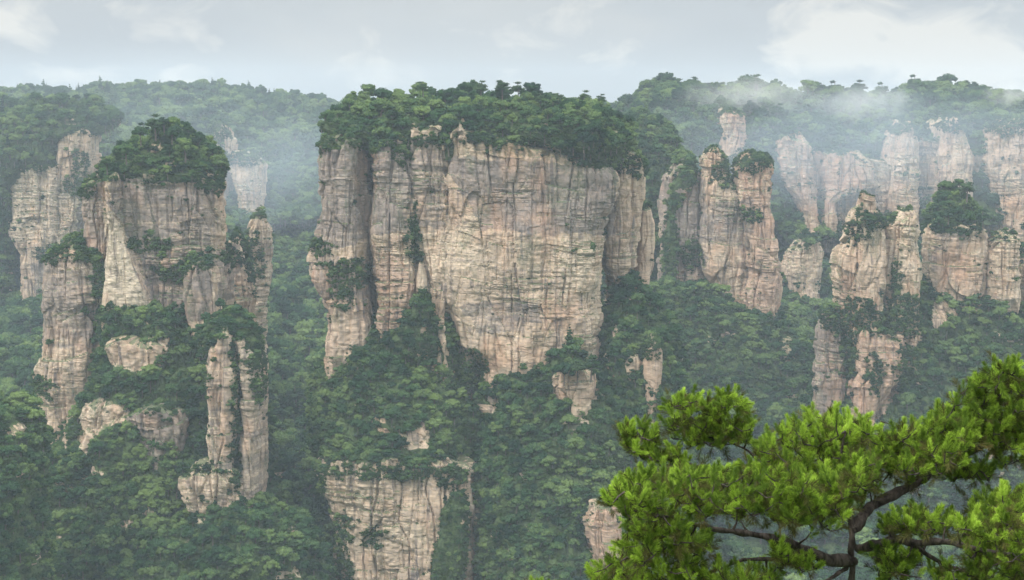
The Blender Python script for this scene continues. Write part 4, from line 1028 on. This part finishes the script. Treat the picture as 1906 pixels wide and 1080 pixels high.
# (px, py, metres nearer/farther), radius at start and end
LIMBS = [
    ('trunk', [(1596, 1600, .1), (1588, 1350, .05), (1590, 1180, 0), (1588, 1080, 0), (1580, 1030, 0), (1583, 985, 0), (1572, 930, .05), (1566, 870, .1), (1575, 800, .1)], .105, .012),
    ('branch', [(1584, 1046, 0), (1540, 1042, -.15), (1504, 1028, -.3), (1451, 1008, -.45), (1388, 993, -.5), (1311, 984, -.6), (1240, 968, -.7), (1170, 950, -.8)], .062, .010),
    ('branch', [(1583, 990, 0), (1612, 955, .1), (1640, 934, .2), (1690, 902, .3), (1745, 872, .4), (1800, 846, .5), (1870, 790, .6), (1960, 740, .7)], .062, .018),
    ('branch', [(1590, 1026, 0), (1640, 1014, -.2), (1690, 1009, -.4), (1754, 1003, -.6), (1802, 1012, -.7), (1860, 1030, -.8), (1960, 1040, -.9)], .050, .014),
    ('branch', [(1700, 1012, -.42), (1730, 1040, -.3), (1775, 1066, -.2), (1850, 1090, -.1), (1950, 1100, 0)], .030, .010),
    ('branch', [(1500, 1030, -.3), (1441, 1041, -.2), (1369, 1049, -.1), (1280, 1070, 0), (1180, 1075, .1), (1110, 1085, .1)], .024, .008),
    ('branch', [(1572, 935, .05), (1510, 905, .3), (1440, 890, .5), (1370, 882, .6), (1287, 864, .7), (1224, 852, .8), (1180, 828, .9)], .030, .008),
    ('branch', [(1440, 890, .5), (1400, 850, .6), (1350, 815, .7), (1305, 790, .8), (1270, 765, .8)], .018, .006),
    ('branch', [(1570, 900, .1), (1530, 860, .5), (1490, 830, .8), (1460, 810, .9)], .020, .006),
    ('branch', [(1790, 850, .48), (1800, 800, .5), (1840, 745, .6), (1865, 700, .6), (1880, 660, .6)], .020, .006),
    ('branch', [(1740, 875, .4), (1700, 830, .2), (1680, 800, .1), (1640, 785, .1)], .018, .006),
    ('branch', [(1575, 1060, 0), (1520, 1085, -.4), (1440, 1110, -.8), (1350, 1100, -1.0)], .022, .008),
    ('branch', [(1640, 1014, -.2), (1680, 985, .2), (1740, 960, .3), (1800, 975, .4), (1870, 960, .5)], .018, .006),
]
NODES = []; nd_par = []; nd_limb = []; nd_r = []
paths = []
for li, (nm, pts, r0, r1) in enumerate(LIMBS):
    P = limb_path(pts); P = P + .03 * np.stack([fbm(P[:, 0] * 2.5, P[:, 2] * 2.5, P[:, 1] * 0 + q_, 3, 70 + q_) for q_ in range(3)], -1); paths.append(P)
    for q in P:
        NODES.append(q); nd_limb.append(li)
nl0 = len(NODES)
REG = [  # polygon in the photo, depth range, number of twig ends, limb to hang them on
    ([(1160, 800), (1190, 790), (1250, 830), (1290, 870), (1260, 880), (1200, 860), (1165, 830)], (.3, 1.1), 26, None),
    ([(1240, 760), (1275, 735), (1310, 750), (1365, 730), (1400, 780), (1395, 820), (1330, 835), (1240, 815)], (.3, 1.1), 54, None),
    ([(1400, 830), (1460, 790), (1520, 765), (1590, 770), (1640, 810), (1620, 880), (1480, 890), (1410, 870)], (-.2, 1.2), 82, None),
    ([(1130, 900), (1200, 880), (1300, 880), (1400, 870), (1500, 890), (1550, 930), (1480, 970), (1350, 965), (1200, 960), (1125, 950)], (-1.3, .6), 135, None),
    ([(1500, 900), (1580, 850), (1640, 860), (1640, 910), (1590, 950), (1520, 960)], (-.8, .7), 36, None),
    ([(1620, 830), (1700, 790), (1780, 760), (1830, 790), (1800, 840), (1700, 870), (1640, 890)], (-.2, 1.0), 78, None),
    ([(1760, 750), (1830, 700), (1860, 680), (1930, 690), (1960, 780), (1900, 840), (1820, 830)], (0, 1.1), 84, None),
    ([(1640, 980), (1700, 950), (1740, 960), (1800, 975), (1720, 1000), (1650, 1000)], (-.7, .5), 30, None),
    ([(1780, 980), (1850, 950), (1930, 940), (1960, 1060), (1880, 1080), (1800, 1040)], (-1.2, .4), 74, None),
    ([(1700, 1060), (1800, 1050), (1900, 1080), (1950, 1140), (1750, 1130)], (-1.0, .2), 30, None),
    ([(1180, 985), (1280, 985), (1300, 1020), (1180, 1010)], (-1.1, -.2), 14, None),
    ([(1100, 1050), (1180, 1025), (1300, 1050), (1420, 1060), (1480, 1090), (1300, 1130), (1100, 1110)], (-1.0, .4), 66, None),
    ([(1430, 1010), (1500, 1040), (1530, 1060), (1440, 1060)], (-.9, -.2), 12, None),
    ([(960, 1085), (990, 1092), (1060, 1110), (1100, 1120), (1000, 1120)], (-.8, 0), 8, None),
    ([(1740, 880), (1840, 870), (1850, 900), (1760, 900)], (.3, 1.0), 12, None),
    ([(1665, 860), (1800, 800), (1830, 850), (1700, 905)], (-.5, .3), 20, None),
    ([(1800, 800), (1960, 770), (1960, 850), (1860, 870)], (.3, 1.0), 30, None),
    ([(1800, 940), (1906, 910), (1960, 930), (1960, 990), (1820, 980)], (-.6, .5), 40, None),
    ([(1620, 1030), (1700, 1030), (1760, 1070), (1640, 1090)], (-.6, .2), 16, None),
    ([(1170, 960), (1260, 960), (1330, 1010), (1300, 1050), (1150, 1030)], (-.9, .2), 26, None),
    ([(1640, 870), (1560, 990), (1480, 980), (1420, 960), (1500, 900)], (-1.2, -.4), 26, None),
]
targets = []
for poly, dr, cnt, _ in REG:
    cnt = int(cnt * 2.7)
    xs_ = [p[0] for p in poly]; ys_ = [p[1] for p in poly]; c = 0
    while c < cnt:
        x = rng.uniform(min(xs_), max(xs_)); y = rng.uniform(min(ys_), max(ys_))
        if in_poly(np.array([x]), np.array([y]), poly)[0]:
            targets.append(PT(x, y, YP + rng.uniform(*dr))); c += 1
targets = np.array(targets)
limbn = np.array(NODES)
d0 = np.min(np.linalg.norm(targets[:, None] - limbn[None], axis=2), axis=1)
targets = targets[np.argsort(d0)]
twigs = []      # (list of points, limb)
node_arr = list(limbn); tip_dirs = []
for tg in targets:
    A = np.array(node_arr)
    dv = tg - A
    dist = np.linalg.norm(dv, axis=1)
    cost = dist * (1.0 + .5 * np.clip(-dv[:, 2] / (dist + 1e-6), 0, 1)) 
    cost[:nl0] *= 1.0
    k = int(np.argmin(cost)); a = A[k]; li = nd_limb[k]
    n_ = max(3, int(dist[k] / .06) + 1)
    t = np.linspace(0, 1, n_)[:, None]
    sag = np.array([0, 0, -.16 * dist[k]])
    pth = a + (tg - a) * t + sag * np.sin(t * np.pi) * .8 + .010 * rng.normal(0, 1, (n_, 3)) * np.sin(t * np.pi)
    twigs.append((pth, li, k))
    for q in pth[1:]:
        node_arr.append(q); nd_limb.append(li)
    dr_ = pth[-1] - pth[-2]; tip_dirs.append((pth[-1], dr_ / np.linalg.norm(dr_), li, pth))
# needle brush templates along +Z, length 1 unit = brush length
def brush(seed, n_need, L=.14, nl=.052, old=False):
    r = np.random.default_rng(seed)
    s = r.random(n_need) ** .8 * L
    a = r.uniform(0, 6.283, n_need)
    ang = np.radians(np.interp(s / L, [0, 1], [66, 24]) + r.normal(0, 12, n_need))
    d = np.stack([np.cos(a) * np.sin(ang), np.sin(a) * np.sin(ang), np.cos(ang)], -1)
    base = np.stack([s * 0, s * 0, s], -1)
    ln = nl * r.uniform(.75, 1.15, n_need) * np.interp(s / L, [0, .8, 1], [1, 1, .7])
    side = np.cross(d, r.normal(0, 1, (n_need, 3))); side /= np.linalg.norm(side, axis=1)[:, None]
    wd = .0015
    mid = base + d * (ln * .55)[:, None] + np.array([0, 0, 1]) * (ln * .05)[:, None]
    tip = base + d * ln[:, None] + np.array([0, 0, 1]) * (ln * .14)[:, None]
    V = np.stack([base - side * wd * .6, base + side * wd * .6, mid + side * wd, tip, mid - side * wd], 1)
    return V.reshape(-1, 3)
BR = [brush(900 + i, 150) for i in range(5)]
BO = [brush(950 + i, 70, L=.16, nl=.07) for i in range(3)]
def basis(d, r):
    d = d / np.linalg.norm(d)
    h = r.normal(0, 1, 3); u = np.cross(d, h); u /= np.linalg.norm(u); v = np.cross(d, u)
    return np.stack([u, v, d], 1)
needles = {}; oldn = {}; tones = {}
def put(dic, li, tpl, pos, d, s):
    M = basis(d, rng)
    dic.setdefault(li, []).append(pos + (tpl * s) @ M.T)
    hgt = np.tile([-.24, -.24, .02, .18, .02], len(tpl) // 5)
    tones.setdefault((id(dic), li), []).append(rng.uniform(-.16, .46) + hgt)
for (tip, d, li, pth) in tip_dirs:
    up = np.array([0, 0, 1.0])
    out = d * [1, 1, .4]
    # leading shoot and a whorl of side shoots
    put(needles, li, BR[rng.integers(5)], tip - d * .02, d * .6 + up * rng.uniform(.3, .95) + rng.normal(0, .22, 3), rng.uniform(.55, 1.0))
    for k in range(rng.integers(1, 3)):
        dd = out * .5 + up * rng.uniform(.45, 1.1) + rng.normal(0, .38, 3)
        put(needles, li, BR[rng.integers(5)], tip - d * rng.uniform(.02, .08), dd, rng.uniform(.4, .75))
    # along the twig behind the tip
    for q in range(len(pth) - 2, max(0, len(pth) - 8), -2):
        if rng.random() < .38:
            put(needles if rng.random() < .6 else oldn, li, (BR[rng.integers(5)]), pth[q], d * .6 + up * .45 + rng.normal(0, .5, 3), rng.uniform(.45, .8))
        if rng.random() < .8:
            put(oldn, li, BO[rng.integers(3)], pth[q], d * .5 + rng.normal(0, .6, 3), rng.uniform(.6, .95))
pine = empty('pine_tree', tuple(float(v) for v in PT(1596, 1600, YP)))
tag(pine, 'bright green gnarled pine leaning into the lower right corner close to the camera', 'pine tree')
org = np.array(pine.location)
trunk_objs = []
for li, (nm, pts, r0, r1) in enumerate(LIMBS):
    P = paths[li]; n_ = len(P); acc = Acc()
    rad = .74 * np.linspace(r0, r1, n_) * (1 + .10 * fbm(np.arange(n_) / 2.5, np.full(n_, li * 7.0), np.zeros(n_), 3, 60))
    v, f = tube(P, rad, 14)
    v = v + (v - np.repeat(P, 14, 0)) * (.42 * fbm(v[:, 0] * 16, v[:, 1] * 16, v[:, 2] * 12, 3, 61))[:, None]
    acc.add(v, f)
    for (pth, l2, k) in twigs:
        if l2 != li: continue
        rr_ = .012 if k < nl0 else .0075
        v, f = tube(pth, np.linspace(rr_, .0035, len(pth)), 5); acc.add(v, f)
    V_, F_ = acc.get()
    ob = mesh_obj(nm, V_, F_, M_BARK, pine, org, smooth=True)
    ob.location = (0, 0, 0)
    vs, idx, tn = [], [], []
    for dic, mi in ((needles, 0), (oldn, 1)):
        for a, tq in zip(dic.get(li, ()), tones.get((id(dic), li), ())): vs.append(a); tn.append(tq); idx.append(np.full(len(a) // 5, mi))
    if vs:
        V_ = np.concatenate(vs); F_ = np.arange(len(V_)).reshape(-1, 5)
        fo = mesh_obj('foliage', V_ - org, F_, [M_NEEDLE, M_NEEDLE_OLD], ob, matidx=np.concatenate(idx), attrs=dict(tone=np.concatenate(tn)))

# ------------------------------------------------------------------ haze over the whole scene
def box(name, lo, hi, mat):
    x0, y0, z0 = lo; x1, y1, z1 = hi
    V = [(x0, y0, z0), (x1, y0, z0), (x1, y1, z0), (x0, y1, z0), (x0, y0, z1), (x1, y0, z1), (x1, y1, z1), (x0, y1, z1)]
    F = [(0, 3, 2, 1), (4, 5, 6, 7), (0, 1, 5, 4), (1, 2, 6, 5), (2, 3, 7, 6), (3, 0, 4, 7)]
    return mesh_obj(name, V, np.array(F), mat)
m, t, out = new_mat('haze_air')
pv = N(t, 'ShaderNodeVolumePrincipled'); pv.inputs['Color'].default_value = (.78, .89, 1.0, 1)
pv.inputs['Density'].default_value = 0.00014; pv.inputs['Anisotropy'].default_value = 0.0
t.links.new(pv.outputs[0], out.inputs['Volume'])
hz = box('haze', (-2300, -100, -340), (2300, 3300, 75), m)
tag(hz, 'pale blue haze filling the valley air', 'haze', kind='stuff')

m, t, out = new_mat('mist_air')
tcm = N(t, 'ShaderNodeTexCoord')
l = N(t, 'ShaderNodeVectorMath', operation='LENGTH'); t.links.new(tcm.outputs['Object'], l.inputs[0])
fall = math_node(t, 'SUBTRACT', 1.0, l.outputs['Value'])
nn_ = noise(t, scaled(t, tcm.outputs['Object'], (2.6, 1.5, 1.5)), 1.0, 4, .6, .4)
dn = math_node(t, 'ADD', fall, math_node(t, 'MULTIPLY', math_node(t, 'SUBTRACT', nn_, .55), 1.6))
dn = math_node(t, 'MULTIPLY', math_node(t, 'MAXIMUM', dn, 0.0), 0.019)
dn = math_node(t, 'MULTIPLY', dn, math_node(t, 'MINIMUM', math_node(t, 'MULTIPLY', math_node(t, 'MAXIMUM', fall, 0.0), 5.0), 1.0))
pv = N(t, 'ShaderNodeVolumePrincipled'); pv.inputs['Color'].default_value = (1, .98, .95, 1); t.links.new(dn, pv.inputs['Density'])
t.links.new(pv.outputs[0], out.inputs['Volume'])
for lab, a, b, Y, rx, rz in (('pale mist bank drifting over the first trees of the right plateau', 1395, 180, 1110, 62, 22), ('thinner mist wisp further right along the same plateau rim', 1600, 192, 1115, 50, 20), ('small mist wisp leaving the upper right corner of the plateau', 1880, 178, 1120, 26, 12)):
    c = PT(a, b, Y)
    v = ICV * 1.0
    o = mesh_obj('mist', v, ICF, m)
    o.location = Vector(c); o.scale = (rx, 30, rz); tag(o, lab, 'mist', kind='stuff')

m2 = m.copy(); m2.name = 'gorge_mist_air'
for n_ in m2.node_tree.nodes:
    if n_.type == 'MATH' and n_.operation == 'MULTIPLY' and abs(n_.inputs[1].default_value - 0.019) < 1e-5: n_.inputs[1].default_value = 0.0072
    if n_.type == 'PRINCIPLED_VOLUME': n_.inputs['Color'].default_value = (.80, .90, 1, 1)
for lab, a, b, Y, rx, ry_, rz in (('faint blue mist filling the gorge in front of the right plateau cliffs', 1600, 270, 980, 200, 60, 60), ('faint blue mist in the gap between the left pillar and the great pillar', 520, 320, 900, 80, 40, 50)):
    o = mesh_obj('mist', ICV * 1.0, ICF, m2)
    o.location = Vector(PT(a, b, Y)); o.scale = (rx, ry_, rz); tag(o, lab, 'mist', kind='stuff')
m3 = m2.copy(); m3.name = 'plateau_mist_air'
for n_ in m3.node_tree.nodes:
    if n_.type == 'MATH' and n_.operation == 'MULTIPLY' and abs(n_.inputs[1].default_value - 0.0072) < 1e-5: n_.inputs[1].default_value = 0.0013
o = mesh_obj('mist', ICV * 1.0, ICF, m3); o.location = Vector(PT(230, 235, 1060)); o.scale = (330, 110, 80)
tag(o, 'faint pale mist lying before the far plateau at the left', 'mist', kind='stuff')
